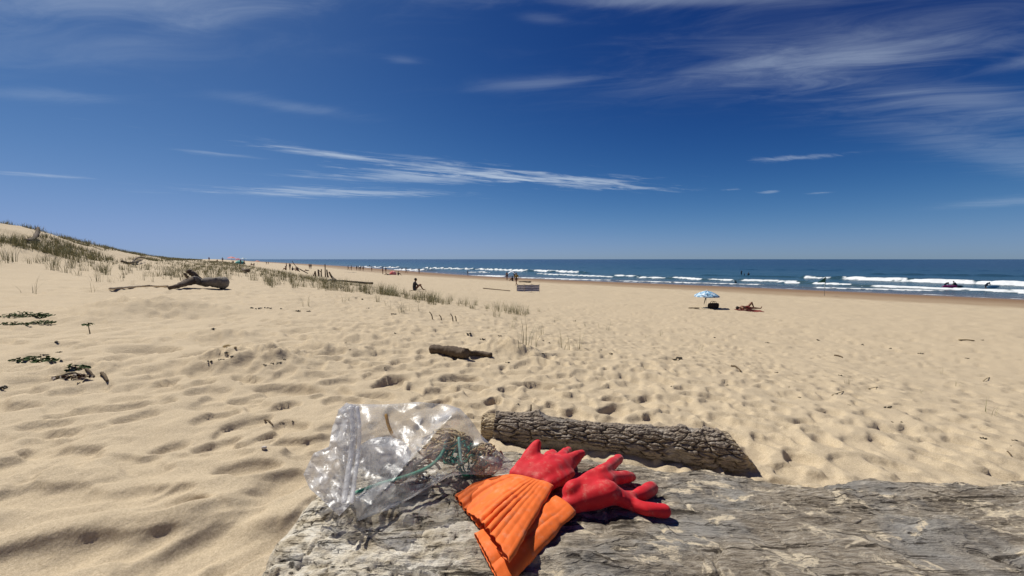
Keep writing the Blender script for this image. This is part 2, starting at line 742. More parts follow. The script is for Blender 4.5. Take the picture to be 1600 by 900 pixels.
# the deep prints and mounds one can point at: (px, py, rx, ry, angle, depth, rim)
for px, py, rx, ry, an, dp, rm in [
        (165, 775, .24, .15, 20, .034, .016), (235, 858, .15, .095, 25, .034, .014), (390, 742, .17, .085, 15, .032, .012),
        (392, 786, .11, .075, 30, .026, .012), (15, 832, .13, .09, 10, .03, .016), (450, 692, .12, .07, 15, .026, .01),
        (60, 692, .09, .05, 0, .018, .012), (120, 800, .34, .10, 20, .022, .02), (330, 830, .22, .10, 50, .022, .014), (60, 780, .2, .09, 10, .02, .016), (440, 760, .13, .10, 60, .024, .012), (110, 870, .25, .10, 20, .02, .016), (330, 720, .2, .06, 10, .012, .012), (230, 735, .2, .08, 170, .016, .014), (30, 880, .2, .1, 20, .022, .014), (400, 850, .16, .09, 40, .022, .01), (470, 715, .1, .06, 20, .02, .01), (300, 870, .2, .1, 60, .03, .01), (720, 592, .22, .11, 10, .06, .02),
        (840, 603, .22, .1, 5, .05, .02), (610, 598, .2, .13, 60, .06, .02), (700, 610, .16, .09, 20, .04, .01),
        (960, 640, .18, .1, 30, .045, .015), (1010, 655, .16, .09, 40, .04, .015), (1290, 690, .16, .09, 50, .04, .015),
        (1250, 715, .18, .1, 40, .045, .015), (1380, 670, .16, .09, 40, .04, .012), (1500, 690, .18, .1, 30, .03, .012),
        (340, 560, .35, .2, 10, .07, .03), (450, 610, .25, .12, 0, .05, .02), (230, 548, .35, .2, 0, .06, .03)]:
    p = march(px, py, base_z)
    stamp(p[0], p[1], rx, ry, R(an), footprint(dp, rm, .3, px < 480 and py > 660))
for px, py, rx, ry, an, h in [
        (792, 552, .42, .3, 0, .17), (850, 566, .5, .3, 0, .06), (400, 566, .55, .35, 0, .16), (210, 488, .9, .5, 0, .12),
        (250, 486, .8, .4, 0, .1), (305, 482, .8, .4, 0, .12), (170, 492, .7, .4, 0, .1), (120, 580, .5, .3, 0, .05),
        (505, 545, .5, .25, 0, .09), (560, 530, .6, .25, 0, .07), (345, 525, .5, .3, 0, .08), (140, 500, .5, .35, 0, .10),
        (960, 470, .5, .4, 0, .1), (300, 770, .30, .10, 35, .045), (250, 815, .28, .07, 15, .045), (90, 735, .35, .12, 10, .04), (330, 800, .2, .07, 60, .03), (380, 715, .3, .1, 20, .035), (120, 840, .25, .07, 15, .03), (430, 820, .2, .07, 50, .03)]:
    p = march(px, py, base_z)

    def mound(u, w, h=h, sd=px, smooth=(py > 700)):
        d2 = u * u + w * w
        if smooth:
            return h * .75 * np.exp(-d2 * .9)
        return h * np.exp(-d2 * 1.1) * (1 + .45 * fbm(u * 2.5 + sd, w * 2.5, 4, .62) + .2 * ridged(u * 3 + sd, w * 3, 3) - .2)
    stamp(p[0], p[1], rx, ry, R(an), mound)

GZ += np.where(DEF > 0, .011 * np.tanh(DEF / .011), DEF)
WET = .6 * sstep(-34, -27.0, gdep + 2.2 * fbm(gs * .05, gv * .10, 3)) + .4 * sstep(-26, -13.0, gdep + 2.5 * fbm(gs * .04 + 8, gv * .08, 3))
V = np.stack([GXx, GYy, GZ], axis=-1).reshape(-1, 3)
gm = grid_mesh('ground', V, NRr, NC, wrap=True)
add_attr(gm, 'wet', WET)
add_attr(gm, 'swash', sstep(-10, -2.0, gdep + 1.2 * fbm(gs * .05 + 3, gv * .1, 3)))

t = NT('sand')
co = t.coord('Object')
big = t.noise(co, .35, 4, .55)
mid = t.noise(co, 6, 5, .6)
grain = t.noise(co, 380, 2, .8)
grain2 = t.noise(co, 130, 3, .7)
col = t.ramp(big, [(.3, (.43, .342, .218)), (.7, (.49, .398, .26))])
col = t.mix(.5, col, t.ramp(mid, [(.3, (.40, .315, .198)), (.7, (.515, .415, .268))]))
col = t.mix(.6, col, t.ramp(grain, [(.3, (.19, .145, .09)), (.5, (.48, .39, .262)), (.7, (.80, .69, .52))]))
col = t.mix(.40, col, t.ramp(grain2, [(.32, (.27, .21, .135)), (.68, (.68, .565, .40))]))
wetc = t.ramp(mid, [(.3, (.20, .125, .068)), (.7, (.245, .155, .088))])
wet = t.attr('wet')
col = t.mix(wet, col, wetc)
swash = t.attr('swash')
rough = t.mix(swash, (.92, .92, .92), (.28, .28, .28))
cor = t.coord('Object', (1, 1, 1))
lump = t.noise(cor, 9, 3, .6)
nb = t.bump(lump, .35, .035)
nb = t.bump(grain2, .45, .004, nb)
nb = t.bump(grain, .5, .0018, nb)
t.set(Base_Color=col, Roughness=rough, Specular_IOR_Level=.25, Normal=nb)
M['sand'] = t.m
ground = obj('ground', gm, M['sand'])
ground['kind'] = 'structure'
ground['label'] = 'pale yellow trampled beach sand rising into a dune'


def gz(x, y):
    """height of the built sand surface"""
    x = np.asarray(x, dtype=float)
    y = np.asarray(y, dtype=float)
    d = np.clip(np.hypot(x, y), RR[0], RR[-1] * .999)
    ph = np.clip(np.arctan2(x, y), PHI[0], PHI[len(dense) - 1] - 1e-6)
    i = np.clip(np.searchsorted(RR, d) - 1, 0, NRr - 2)
    j = np.clip(np.searchsorted(PHI[:len(dense)], ph) - 1, 0, len(dense) - 2)
    a = (d - RR[i]) / (RR[i + 1] - RR[i])
    b = (ph - PHI[j]) / (PHI[j + 1] - PHI[j])
    return (GZ[i, j] * (1 - a) + GZ[i + 1, j] * a) * (1 - b) + (GZ[i, j + 1] * (1 - a) + GZ[i + 1, j + 1] * a) * b


def G(px, py):
    p = march(px, py, gz)
    return Vector(p)


def col_at(px, dist):
    """point on the sand in the pixel column at a given distance"""
    x = (px - 800) / FPX * dist
    return Vector((x, dist, float(gz(x, dist))))


# ------------------------------------------------------------------ sea
def sea_pt(px, py):
    d = ray(px, py)
    k = -ZC / d[2]
    return np.array([d[0] * k, d[1] * k])


# breaking crests read off the picture: (px1, py1, px2, py2, crest height, foam depth)
CRESTS = [
    (1256, 434.5, 1300, 436, .75, 2.2), (1310, 436, 1700, 449.5, 1.0, 3.4), (1110, 430.5, 1262, 434, .4, 0),
    (1225, 442, 1252, 443, .35, 1.4), (1268, 443, 1336, 446, .4, 1.6), (1352, 447.5, 1700, 459.5, .4, 1.8),
    (960, 431, 998, 432.2, .5, 1.8), (998, 434, 1044, 435.5, .45, 1.6), (1050, 434, 1100, 437.5, .45, 1.6),
    (1108, 437.5, 1148, 438.8, .45, 1.6), (1158, 438.5, 1252, 441.5, .5, 1.8),
    (664, 419.3, 742, 421, .95, 3.0), (747, 421, 828, 424, .95, 3.0), (834, 423.5, 861, 425, .9, 2.6),
    (863, 424.5, 908, 426.5, .9, 2.6), (733, 425.5, 772, 425.8, .5, 2.5), (838, 428, 965, 433.5, .35, 1.4),
    (880, 430, 940, 432.5, .3, 1.4), (676, 429, 795, 432.3, .3, 2.0), (594, 426.6, 672, 428.6, .3, 2.0),
    (516, 416.5, 630, 418.6, 1.0, 4.0), (518, 419.6, 672, 423.0, .9, 4.0), (426, 412.4, 520, 416.2, 1.0, 5.0),
    (392, 410.0, 462, 413.0, .9, 6.0), (330, 408.0, 420, 410.5, .9, 8.0), (560, 423, 650, 425.4, .35, 3.0),
    (640, 423.0, 664, 423.6, .5, 2.0), (1130, 421, 1700, 424, .45, 0), (1380, 429.0, 1700, 433.5, .75, 0),
    (900, 418, 1300, 423, .4, 0), (1480, 452, 1700, 463, .18, 1.0), (1260, 449.5, 1480, 455, .15, .9), (960, 439, 1200, 445.5, .15, .9),
    (800, 433.6, 960, 438.5, .16, 1.2),
]
bear = np.radians(np.arange(-56, 118, .2))
sr = [40.0]
while sr[-1] < 60000:
    q = sr[-1]
    sr.append(q + min(max(.3 * q * q / (FPX * ZC), .22), q * .12))
SRr = np.array(sr)
SX = SRr[:, None] * np.sin(bear)[None, :]
SY = SRr[:, None] * np.cos(bear)[None, :]
ss, sv_ = sv(SX, SY)
dep = sv_ - shore_v(ss)
SZ = np.zeros_like(SX)
FO = np.zeros_like(SX)
fine = fbm(ss * .9, sv_ * .9, 3)
lowf = fbm(ss * .12, sv_ * .12, 2)
for i, (x1, y1, x2, y2, hh, fw) in enumerate(CRESTS):
    a, b = sea_pt(x1, y1), sea_pt(x2, y2)
    s1, v1 = sv(*a)
    s2, v2 = sv(*b)
    if s1 > s2:
        s1, v1, s2, v2 = s2, v2, s1, v1
    L = s2 - s1
    tt = (ss - s1) / L
    vl = v1 + np.clip(tt, -.3, 1.3) * (v2 - v1)
    d = sv_ - vl + .8 * lowf + .25 * perlin(ss * .35 + i * 7, ss * 0 + i * 1.7)
    e = min(6.0 / L, .35)
    ends = sstep(-e, 0, tt) * sstep(1 + e, 1, tt)
    ends_f = sstep(-.01, e * .35, tt + .03 * fine) * sstep(1.01, 1 - e * .35, tt + .03 * fine)
    prof = np.where(d < 0, np.exp(-(d / (.55 + .7 * hh)) ** 2), np.exp(-(d / (1.2 + 2.4 * hh)) ** 2))
    hmod = 1 + .25 * perlin(ss * .25 + i, ss * 0 + 3.3 * i)
    SZ = np.maximum(SZ, hh * .8 * prof * ends * hmod)
    if fw:
        far_w = fw
        edge = .45 * fine
        f = sstep(.75, .15, d + edge) * sstep(-far_w * 1.25, -far_w * .75, d + edge * 1.6)
        f = f * (.74 + .6 * fine + .25 * lowf)
        FO = np.maximum(FO, np.clip(f, 0, 1) * ends_f)
        # torn foam drifting behind and in front
        tr = sstep(-far_w * 3.2, -far_w, d) * sstep(far_w * 1.2, 0, d)
        lace = sstep(.25, .62, fbm(ss * .5 + 3 * i, sv_ * 1.1, 4) + .12)
        FO = np.maximum(FO, .55 * tr * lace * ends)
SZ += .10 * perlin(sv_ * .045 + .3 * perlin(ss * .01, sv_ * .01), ss * .007) * sstep(20, 80, dep) * 2.2
SZ += (.06 * fbm(ss * .15, sv_ * .35, 3)) * sstep(2, 14, dep)
SZ = np.where(dep < 0, np.minimum(SZ, .05), SZ)
# thin lace at the edge of the swash
edge = np.exp(-((dep + 1.5 * lowf - .6) / .55) ** 2)
FO = np.maximum(FO, .65 * edge * sstep(-.1, .35, fbm(ss * .3, sv_ * .8, 3) + .1))
lace2 = sstep(.28, .6, fbm(ss * .22 + 9, sv_ * .8, 4))
FO = np.maximum(FO, .40 * lace2 * sstep(0, 2, dep) * sstep(24, 8, dep))
SZ += .05 * FO * (1 + fine)
keep_r = (dep > -9)
nr_, nc_ = SX.shape
ai = np.arange(nr_ * nc_).reshape(nr_, nc_)
quad = np.stack([ai[:-1, :-1], ai[:-1, 1:], ai[1:, 1:], ai[1:, :-1]], axis=-1).reshape(-1, 4)
kf = keep_r.ravel()[quad].any(axis=1)
quad = quad[kf]
used = np.unique(quad)
remap = -np.ones(nr_ * nc_, dtype=np.int64)
remap[used] = np.arange(len(used))
SV3 = np.stack([SX, SY, SZ], axis=-1).reshape(-1, 3)[used]
sm = np_mesh('sea', SV3, remap[quad])
add_attr(sm, 'foam', FO.ravel()[used])
add_attr(sm, 'depth', dep.ravel()[used])
t = NT('sea_water')
geo = t.n('ShaderNodeTexCoord')
mp = t.n('ShaderNodeMapping')
mp.inputs['Rotation'].default_value = (0, 0, -math.atan2(UY, UX))
mp.inputs['Scale'].default_value = (.55, 1.0, 1.0)
t.l(geo.outputs['Object'], mp.inputs[0])
# mapping rotates the vector so that x runs along the shore
d_ = t.attr('depth')
dd = t.n('ShaderNodeMapRange')
dd.inputs['From Min'].default_value = 0
dd.inputs['From Max'].default_value = 400
t.l(d_, dd.inputs['Value'])
tone = t.noise(mp.outputs[0], .03, 4, .6)
deepcol = t.ramp(dd.outputs[0], [(.0, (.16, .15, .14)), (.015, (.10, .115, .11)), (.05, (.06, .115, .12)), (.14, (.028, .085, .11)),
                                 (.4, (.010, .052, .085)), (1, (.006, .032, .070))])
deepcol = t.mix(.25, deepcol, t.ramp(tone, [(.35, (.004, .022, .04)), (.65, (.03, .085, .11))]), 'SOFT_LIGHT')
chop = t.noise(mp.outputs[0], .9, 6, .62)
chop2 = t.noise(mp.outputs[0], .13, 4, .55)
nb = t.bump(chop2, .6, 1.6)
nb = t.bump(chop, .55, .35, nb)
foam = t.attr('foam')
fn_ = t.noise(mp.outputs[0], 2.2, 5, .65)
fm = t.maprange(t.math('ADD', foam, t.math('MULTIPLY', t.math('SUBTRACT', fn_, .5), .7)), .22, .62)
fm = t.math('MULTIPLY', fm, t.maprange(foam, .02, .15))
col = t.mix(fm, deepcol, (.74, .77, .78))
ro = t.mix(fm, (.22, .22, .22), (.9, .9, .9))
t.set(Base_Color=col, Roughness=ro, IOR=1.33, Specular_IOR_Level=.32, Normal=nb)
M['sea'] = t.m
sea = obj('sea', sm, M['sea'])
sea['kind'] = 'structure'
sea['label'] = 'blue sea with lines of white surf'

# ------------------------------------------------------------------ the big foreground log
LX0, LX1 = -.345, 2.3
xs = np.concatenate([np.arange(LX0, 1.05, .0021), np.arange(1.05, LX1, .012)])
th = np.concatenate([np.linspace(-.25, 2.75, 330), np.linspace(2.77, 2 * np.pi - .27, 60)])    # angle: 0 = towards camera, pi/2 = up
XX, TH = np.meshgrid(xs, th, indexing='ij')


def sect(th):      # flattened cross-section
    c_, s_ = np.cos(th), np.sin(th)
    return np.sign(c_) * np.abs(c_) ** .62, np.sign(s_) * np.abs(s_) ** .72


LTOP = -.385
_t = np.linspace(.2, 3.0, 400)


def _c_for(deg):
    lo, hi = .2, .9
    for _ in range(40):
        c_ = (lo + hi) / 2
        y_, z_ = sect(_t)
        yy = c_ - y_ * .30 * 1.06
        zz_ = LTOP - .30 + z_ * .30
        m_ = np.max(np.arctan2(zz_, np.maximum(yy, .01)))
        if math.degrees(-m_) > deg:
            lo = c_
        else:
            hi = c_
    return c_


_cx = np.array([-.4, -.1, .0, .15, .32, .55, .8, 1.2, 2.4])
_cc = np.array([_c_for(q) for q in (28.0, 28.0, 28.2, 29.2, 30.4, 31.7, 32.3, 32.6, 33)])


def log_c(x):      # axis distance from the camera
    return (np.interp(x, _cx, _cc) + np.interp(x + .08, _cx, _cc) + np.interp(x - .08, _cx, _cc)) / 3


def log_rad(x):
    return .30 + .012 * np.sin(x * 5.1 + 1)


rad = log_rad(XX)
arc = TH * .30
# hump of the stub behind, on the right
hump = .018 * np.exp(-((TH - 2.25) / .20) ** 2) * sstep(.52, .66, XX) * (1 + .3 * fbm(XX * 9, arc * 9, 2))
hump -= .012 * np.exp(-((TH - 1.98) / .045) ** 2) * sstep(.55, .7, XX)
rad = rad + hump
# broad undulation, long grain ridges, split plates, cross cracks
rad = rad + .010 * fbm(XX * 3.1, arc * 4.3, 3)
gx = XX + .05 * fbm(XX * 4, arc * 4, 2)
ga = arc + .012 * fbm(XX * 6, arc * 10, 3) + .02 * XX
grainr = fbm(gx * 7, ga * 95, 3)
rad = rad + .0040 * grainr
plate = fbm(gx * 6 + 40, ga * 26, 4)
terr = np.floor(plate * 5) / 5 + sstep(.55, 1, plate * 5 - np.floor(plate * 5)) / 5
rad = rad + .016 * terr
lines = perlin(gx * 3.0 + 11, ga * 42)
rad = rad - .010 * np.exp(-(lines / .03) ** 2) * sstep(-.1, .35, perlin(gx * 5, ga * 8 + 30))
f1, f2, cid = worley(gx * 11 + 3, ga * 26)
crk = np.exp(-((f2 - f1) / .045) ** 2)
rad = rad - .0045 * crk * sstep(-.05, .3, perlin(gx * 6 + 8, ga * 9)) - .002 * cid
# eroded, pitted, flaking left end
endz = sstep(.06, -.12, XX + .10 * fbm(XX * 7, arc * 7, 4))
pits = fbm(gx * 26, ga * 120, 5, .62)
pq = pits * 6
rad = rad + endz * (.0042 * (np.floor(pq) + sstep(.85, 1, pq - np.floor(pq))) / 6 - .005 * sstep(.42, .5, fbm(XX * 48 + 3, arc * 80, 3, .5)))
rad = rad + .0020 * fbm(gx * 30, ga * 240, 3, .65)
# rounded broken end
ex = (XX - LX0)
taper = np.sqrt(np.clip(1 - np.clip((.05 - ex) / .05, 0, 1) ** 2, 0.0, 1))
rad = rad * (0.80 + .20 * taper)
endsh = .035 * fbm(arc * 9, arc * 3 + 2, 3) * sstep(.12, 0, ex)
cx = log_c(XX)
SCc, SSs = sect(TH)
LY = cx - SCc * rad * 1.06
LZ = ZC + LTOP - .30 + SSs * rad
LV = np.stack([XX + endsh + .03 * np.cos(TH) * sstep(.3, 0, ex), LY, LZ], axis=-1)
nrow, ncol = XX.shape
lq = np.arange(nrow * ncol).reshape(nrow, ncol)
lq = np.concatenate([lq, lq[:, :1]], axis=1)
Q = np.stack([lq[:-1, :-1], lq[1:, :-1], lq[1:, 1:], lq[:-1, 1:]], axis=-1).reshape(-1, 4)
# end cap: ring shrinking to the centre, rough
capV, capQ = [], []
ring0 = LV[0]
cen = ring0.mean(axis=0)
prev = np.arange(ncol)
base = nrow * ncol
for k in range(1, 9):
    f = 1 - k / 8.0
    rg = cen + (ring0 - cen) * max(f, .01)
    rg[:, 0] += -.02 * (1 - f) + .02 * fbm(rg[:, 1] * 25, rg[:, 2] * 25, 3)
    capV.append(rg)
    cur = base + (k - 1) * ncol + np.arange(ncol)
    for j in range(ncol):
        j2 = (j + 1) % ncol
        capQ.append((prev[j], prev[j2], cur[j2], cur[j]))
    prev = cur
LVall = np.concatenate([LV.reshape(-1, 3)] + capV)
Qall = np.concatenate([Q, np.array(capQ)])
lme = np_mesh('driftwood_log', LVall, Qall)
endattr = np.concatenate([endz.ravel(), np.ones(8 * ncol)])
add_attr(lme, 'eroded', endattr)
t = NT('bleached_wood')
co = t.coord('Object', (3.2, 22, 22))
co2 = t.coord('Object')
g1 = t.noise(co, 3.0, 8, .68, .3)
g2 = t.noise(co, 14, 6, .7)
blotch = t.noise(co2, 5.5, 5, .6, .4)
col = t.ramp(g1, [(.30, (.10, .078, .054)), (.43, (.25, .207, .152)), (.55, (.38, .325, .25)), (.68, (.58, .515, .415))])
col = t.mix(.5, col, t.ramp(g2, [(.36, (.075, .06, .043)), (.5, (.32, .275, .215)), (.64, (.66, .60, .50))]))
cool = t.ramp(g1, [(.3, (.15, .147, .138)), (.7, (.42, .41, .385))])
col = t.mix(t.math('MULTIPLY', t.maprange(blotch, .50, .68), .75), col, cool)
sandy = t.noise(t.coord('Object', (9, 15, 15)), 1.8, 6, .68, .6)
col = t.mix(t.maprange(sandy, .545, .61), col, (.70, .60, .44))
vor = t.n('ShaderNodeTexVoronoi', feature='DISTANCE_TO_EDGE')
vor.inputs['Scale'].default_value = 1.0
wob = t.n('ShaderNodeMixRGB', blend_type='ADD')
wob.inputs[0].default_value = 1
t.l(t.coord('Object', (4, 42, 42)), wob.inputs[1])
nzv = t.n('ShaderNodeTexNoise')
nzv.inputs['Scale'].default_value = 14
nzv.inputs['Detail'].default_value = 4
t.l(co2, nzv.inputs['Vector'])
t.l(t.mix(1.0, nzv.outputs['Color'], (1.3, 1.3, 1.3), 'MULTIPLY'), wob.inputs[2])
t.l(wob.outputs[0], vor.inputs['Vector'])
crackm = t.math('MULTIPLY', t.maprange(vor.outputs['Distance'], .045, .0), t.maprange(t.noise(co2, 9, 3, .6), .46, .60))
slit_n = t.noise(t.coord('Object', (5, 75, 75)), 1.0, 5, .6, .5)
slit = t.math('MULTIPLY', t.maprange(slit_n, .43, .36), t.maprange(t.noise(co2, 12, 3, .6), .38, .52))
pit_n = t.noise(t.coord('Object', (26, 70, 70)), 1.0, 5, .65, .4)
er = t.attr('eroded')
pit = t.math('MULTIPLY', t.maprange(pit_n, .39, .33), er)
slit = t.math('MAXIMUM', slit, pit)
ecol = t.ramp(t.noise(t.coord('Object', (14, 30, 30)), 1.6, 7, .66, .3), [(.32, (.16, .125, .08)), (.41, (.54, .47, .35)), (.52, (.72, .655, .53)), (.66, (.84, .80, .70))])
col = t.mix(er, col, ecol)
col = t.mix(t.math('MULTIPLY', crackm, .6), col, (.05, .038, .026))
col = t.mix(t.math('MULTIPLY', slit, .85), col, (.045, .034, .024))
nb = t.bump(g2, .9, .006)
nb = t.bump(t.math('SUBTRACT', 1.0, crackm), .8, .004, nb)
nb = t.bump(t.math('SUBTRACT', 1.0, slit), .9, .005, nb)
nb = t.bump(t.noise(t.coord('Object', (40, 160, 160)), 1.5, 5, .7), .8, .0025, nb)
t.set(Base_Color=col, Roughness=.88, Specular_IOR_Level=.18, Normal=nb)
M['bleached'] = t.m
biglog = obj('driftwood_log', lme, M['bleached'])
tag(biglog, 'huge bleached grey driftwood trunk carrying the gloves and the plastic bag', 'log')
LBVH = BVHTree.FromPolygons([Vector(q) for q in LVall], [tuple(q) for q in Qall.tolist()])


def on_log(px, py, h=0.0):
    """point h above the trunk's surface seen at the pixel"""
    d = Vector(ray(px, py)).normalized()
    hit = LBVH.ray_cast(Vector(C0), d)[0]
    if hit is None:
        return at_y(px, py, .70)
    c = Vector(C0)
    return hit + (c - hit) * (h / (c.z - hit.z))


def at_y(px, py, Y):
    d = ray(px, py)
    return Vector(C0 + d * (Y / d[1]))


def log_z(x, y):
    hit = LBVH.ray_cast(Vector((x, y, ZC)), Vector((0, 0, -1)))[0]
    return hit.z if hit else ZC - .6


# ------------------------------------------------------------------ the bark covered log behind it
p0 = G(752, 695)
p1 = G(1192, 747)
p0 = Vector((p0.x, p0.y + .135, p0.z))
p1 = Vector((p1.x, p1.y + .145, p1.z))
ax = (p1 - p0)
BL = ax.length
e1 = ax.normalized()
e2 = Vector((0, 0, 1)).cross(e1).normalized()       # pointing away from the camera
if e2.y < 0:
    e2 = -e2
e3 = Vector((0, 0, 1))
nu, nv = 760, 320
uu = np.linspace(0, 1, nu)
tv = np.linspace(-np.pi / 2, 1.5 * np.pi, nv, endpoint=False)
UU, TV = np.meshgrid(uu, tv, indexing='ij')
lx = UU * BL
arc = TV * .1
rad = .090 + .012 * UU + .007 * np.sin(UU * 9) + .008 * fbm(lx * 4, arc * 6, 2)
wxl = lx + .02 * fbm(lx * 9, arc * 14, 3)
wal = arc + .010 * fbm(lx * 12 + 5, arc * 14, 3)
f1, f2, cid = worley(wxl * 9.5, wal * 40)
peel = sstep(.08, .28, fbm(lx * 3.2 + 2, arc * 7, 3))
e = f2 - f1
rad = rad + (.010 * sstep(.0, .30, e) + .007 * cid) * (1 - .8 * peel) - .008
f1b, f2b, _ = worley(wxl * 30 + 9, wal * 95)
rad = rad + .0035 * sstep(0, .35, f2b - f1b) * (1 - .6 * peel)
rad = rad + .006 * fbm(lx * 30, arc * 55, 4)
big_c = perlin(lx * 2.2 + 4, arc * 16)
rad = rad - .012 * np.exp(-(big_c / .05) ** 2) * sstep(-.2, .2, perlin(lx * 4, arc * 5 + 20))
# knot on the upper side near the left third
rad = rad + .03 * np.exp(-(((UU - .22) / .035) ** 2 + ((TV - 1.75) / .22) ** 2))
rad = rad + .018 * np.exp(-(((UU - .78) / .05) ** 2 + ((TV - 1.7) / .25) ** 2))
bark = sstep(.045, .06, UU + .02 * perlin(arc * 14, arc * 0 + 2))     # bare wood at the left tip
rad = np.where(bark < .5, rad * .80, rad)
endr = sstep(.965, .985, UU + .015 * perlin(arc * 20, arc * 0 + 7))
rad = rad * (1 - .12 * endr)
lx2 = lx - .11 * (.5 + .5 * np.sin(TV)) * sstep(.70, 1.0, UU) + .05 * (.5 - .5 * np.sin(TV)) * sstep(.8, 1, UU) + .02 * perlin(arc * 30, arc * 0 + 4) * sstep(.9, 1, UU)
cz = .055 + .018 * UU
bendv = -.02 * np.sin(UU * np.pi)
BV = (np.array(p0)[None, None, :] + lx2[..., None] * np.array(e1) + (np.cos(TV) * -rad + bendv)[..., None] * np.array(e2)
      + (np.sin(TV) * rad * .98 + cz)[..., None] * np.array(e3))


def end_cap(Vg, row, k, n, mat_noise, base):
    ring = Vg[row]
    cen = ring.mean(axis=0)
    vs, qs = [], []
    prev = row * n + np.arange(n)
    for a in range(1, k + 1):
        f = max(1 - a / k, .01)
        rg = cen + (ring - cen) * f
        rg = rg + np.array(e1)[None, :] * (mat_noise * fbm(rg[:, 1] * 40, rg[:, 2] * 40, 3))[:, None]
        vs.append(rg)
        cur = base + (a - 1) * n + np.arange(n)
        j2 = (np.arange(n) + 1) % n
        q = np.stack([prev, prev[j2], cur[j2], cur], axis=-1)
        if row != 0:
            q = q[:, ::-1]
        qs.append(q)
        prev = cur
    return np.concatenate(vs), np.concatenate(qs)


bq = np.arange(nu * nv).reshape(nu, nv)
bq = np.concatenate([bq, bq[:, :1]], axis=1)
Q = np.stack([bq[:-1, :-1], bq[1:, :-1], bq[1:, 1:], bq[:-1, 1:]], axis=-1).reshape(-1, 4)
ca_v, ca_q = end_cap(BV, 0, 5, nv, .012, nu * nv)
cb_v, cb_q = end_cap(BV, nu - 1, 5, nv, .012, nu * nv + len(ca_v))
BVall = np.concatenate([BV.reshape(-1, 3), ca_v, cb_v])
bme = np_mesh('bark', BVall, np.concatenate([Q, ca_q, cb_q]))
add_attr(bme, 'crack', np.concatenate([((1 - sstep(.02, .17, e)) * (1 - .7 * peel)).ravel(), np.zeros(len(ca_v) + len(cb_v))]))
add_attr(bme, 'peel', np.concatenate([peel.ravel(), np.zeros(len(ca_v) + len(cb_v))]))
add_attr(bme, 'bare', np.concatenate([np.maximum(1 - bark, endr * .8).ravel(), np.ones(len(ca_v) + len(cb_v))]))
add_attr(bme, 'plate', np.concatenate([cid.ravel(), np.zeros(len(ca_v) + len(cb_v))]))
t = NT('rough_bark')
co2 = t.coord('Object')
g1 = t.noise(co2, 16, 8, .7, .3)
g2 = t.noise(co2, 90, 6, .7)
col = t.ramp(g1, [(.30, (.075, .055, .038)), (.45, (.20, .155, .112)), (.58, (.36, .30, .235)), (.72, (.58, .52, .44))])
col = t.mix(.4, col, t.ramp(g2, [(.34, (.06, .044, .03)), (.66, (.46, .385, .30))]))
pl = t.attr('plate')
col = t.mix(t.math('MULTIPLY', pl, .45), col, (.34, .31, .275))
col = t.mix(t.math('MULTIPLY', t.attr('peel'), .55), col, t.ramp(g1, [(.3, (.16, .145, .125)), (.7, (.46, .43, .38))]))
col = t.mix(t.math('MULTIPLY', t.attr('crack'), .8), col, (.035, .026, .018))
col = t.mix(t.attr('bare'), col, t.ramp(g1, [(.3, (.3, .23, .14)), (.7, (.56, .47, .33))]))
t.set(Base_Color=col, Roughness=.92, Specular_IOR_Level=.12, Normal=t.bump(g2, .7, .006))
M['bark'] = t.m
blog = obj('bark_log', bme, M['bark'])
tag(blog, 'shorter log still covered in cracked rough bark lying behind the big trunk', 'log')
BBVH = BVHTree.FromPolygons([Vector(q) for q in BVall], [tuple(q) for q in np.concatenate([Q, ca_q, cb_q]).tolist()])

# ------------------------------------------------------------------ rubber gloves
def rubber(name, c, var=.12, rough=.5):
    t = NT(name)
    co = t.coord('Object')
    f = t.noise(co, 26, 6, .6, .3)
    dark = tuple(q * (1 - var) for q in c)
    light = tuple(min(1, q * (1 + var)) for q in c)
    col = t.ramp(f, [(.3, dark), (.7, light)])
    dust = t.noise(co, 55, 6, .7)
    col = t.mix(t.math('MULTIPLY', t.maprange(dust, .50, .75), .30), col, (.6, .45, .32))
    nb = t.bump(t.noise(co, 60, 5, .6), .25, .002)
    nb = t.bump(t.noise(co, 700, 2, .5), .12, .0004, nb)
    t.set(Base_Color=col, Roughness=rough, Specular_IOR_Level=.24, Normal=nb)
    t.b.inputs['Sheen Weight'].default_value = .08
    return t.m


M['red_rubber'] = rubber('red_rubber', (.56, .012, .02), .15, .62)
M['orange_rubber'] = rubber('orange_rubber', (.80, .155, .022), .14, .66)


def chain_cap(V, F, pts):
    P = [p for p, _ in pts]
    Rr = [q for _, q in pts]
    n = max(len(P) * 5, 8)
    idx = np.linspace(0, len(P) - 1, n)
    Q = smooth_path([tuple(p) for p in P], n)
    rad = np.interp(idx, range(len(P)), Rr)
    tube_geo(Q, rad, 12, V, F, cap=False)
    ico(Q[-1], rad[-1], (1, 1, 1), 2, V, F)
    ico(Q[0], rad[0], (1, 1, 1), 2, V, F)


def wrinkle(me, amp, sc, seed):
    n = len(me.vertices)
    co = np.empty(n * 3, dtype=np.float32)
    no = np.empty(n * 3, dtype=np.float32)
    me.vertices.foreach_get('co', co)
    me.vertex_normals.foreach_get('vector', no)
    co = co.reshape(-1, 3)
    no = no.reshape(-1, 3)
    q = co @ np.array([[.8, .3], [.5, -.4], [-.3, .85]]) * sc
    d = -np.abs(fbm(q[:, 0] + seed, q[:, 1], 3)) * amp + amp * .4
    co += no * d[:, None]
    me.vertices.foreach_set('co', co.ravel())
    me.update()


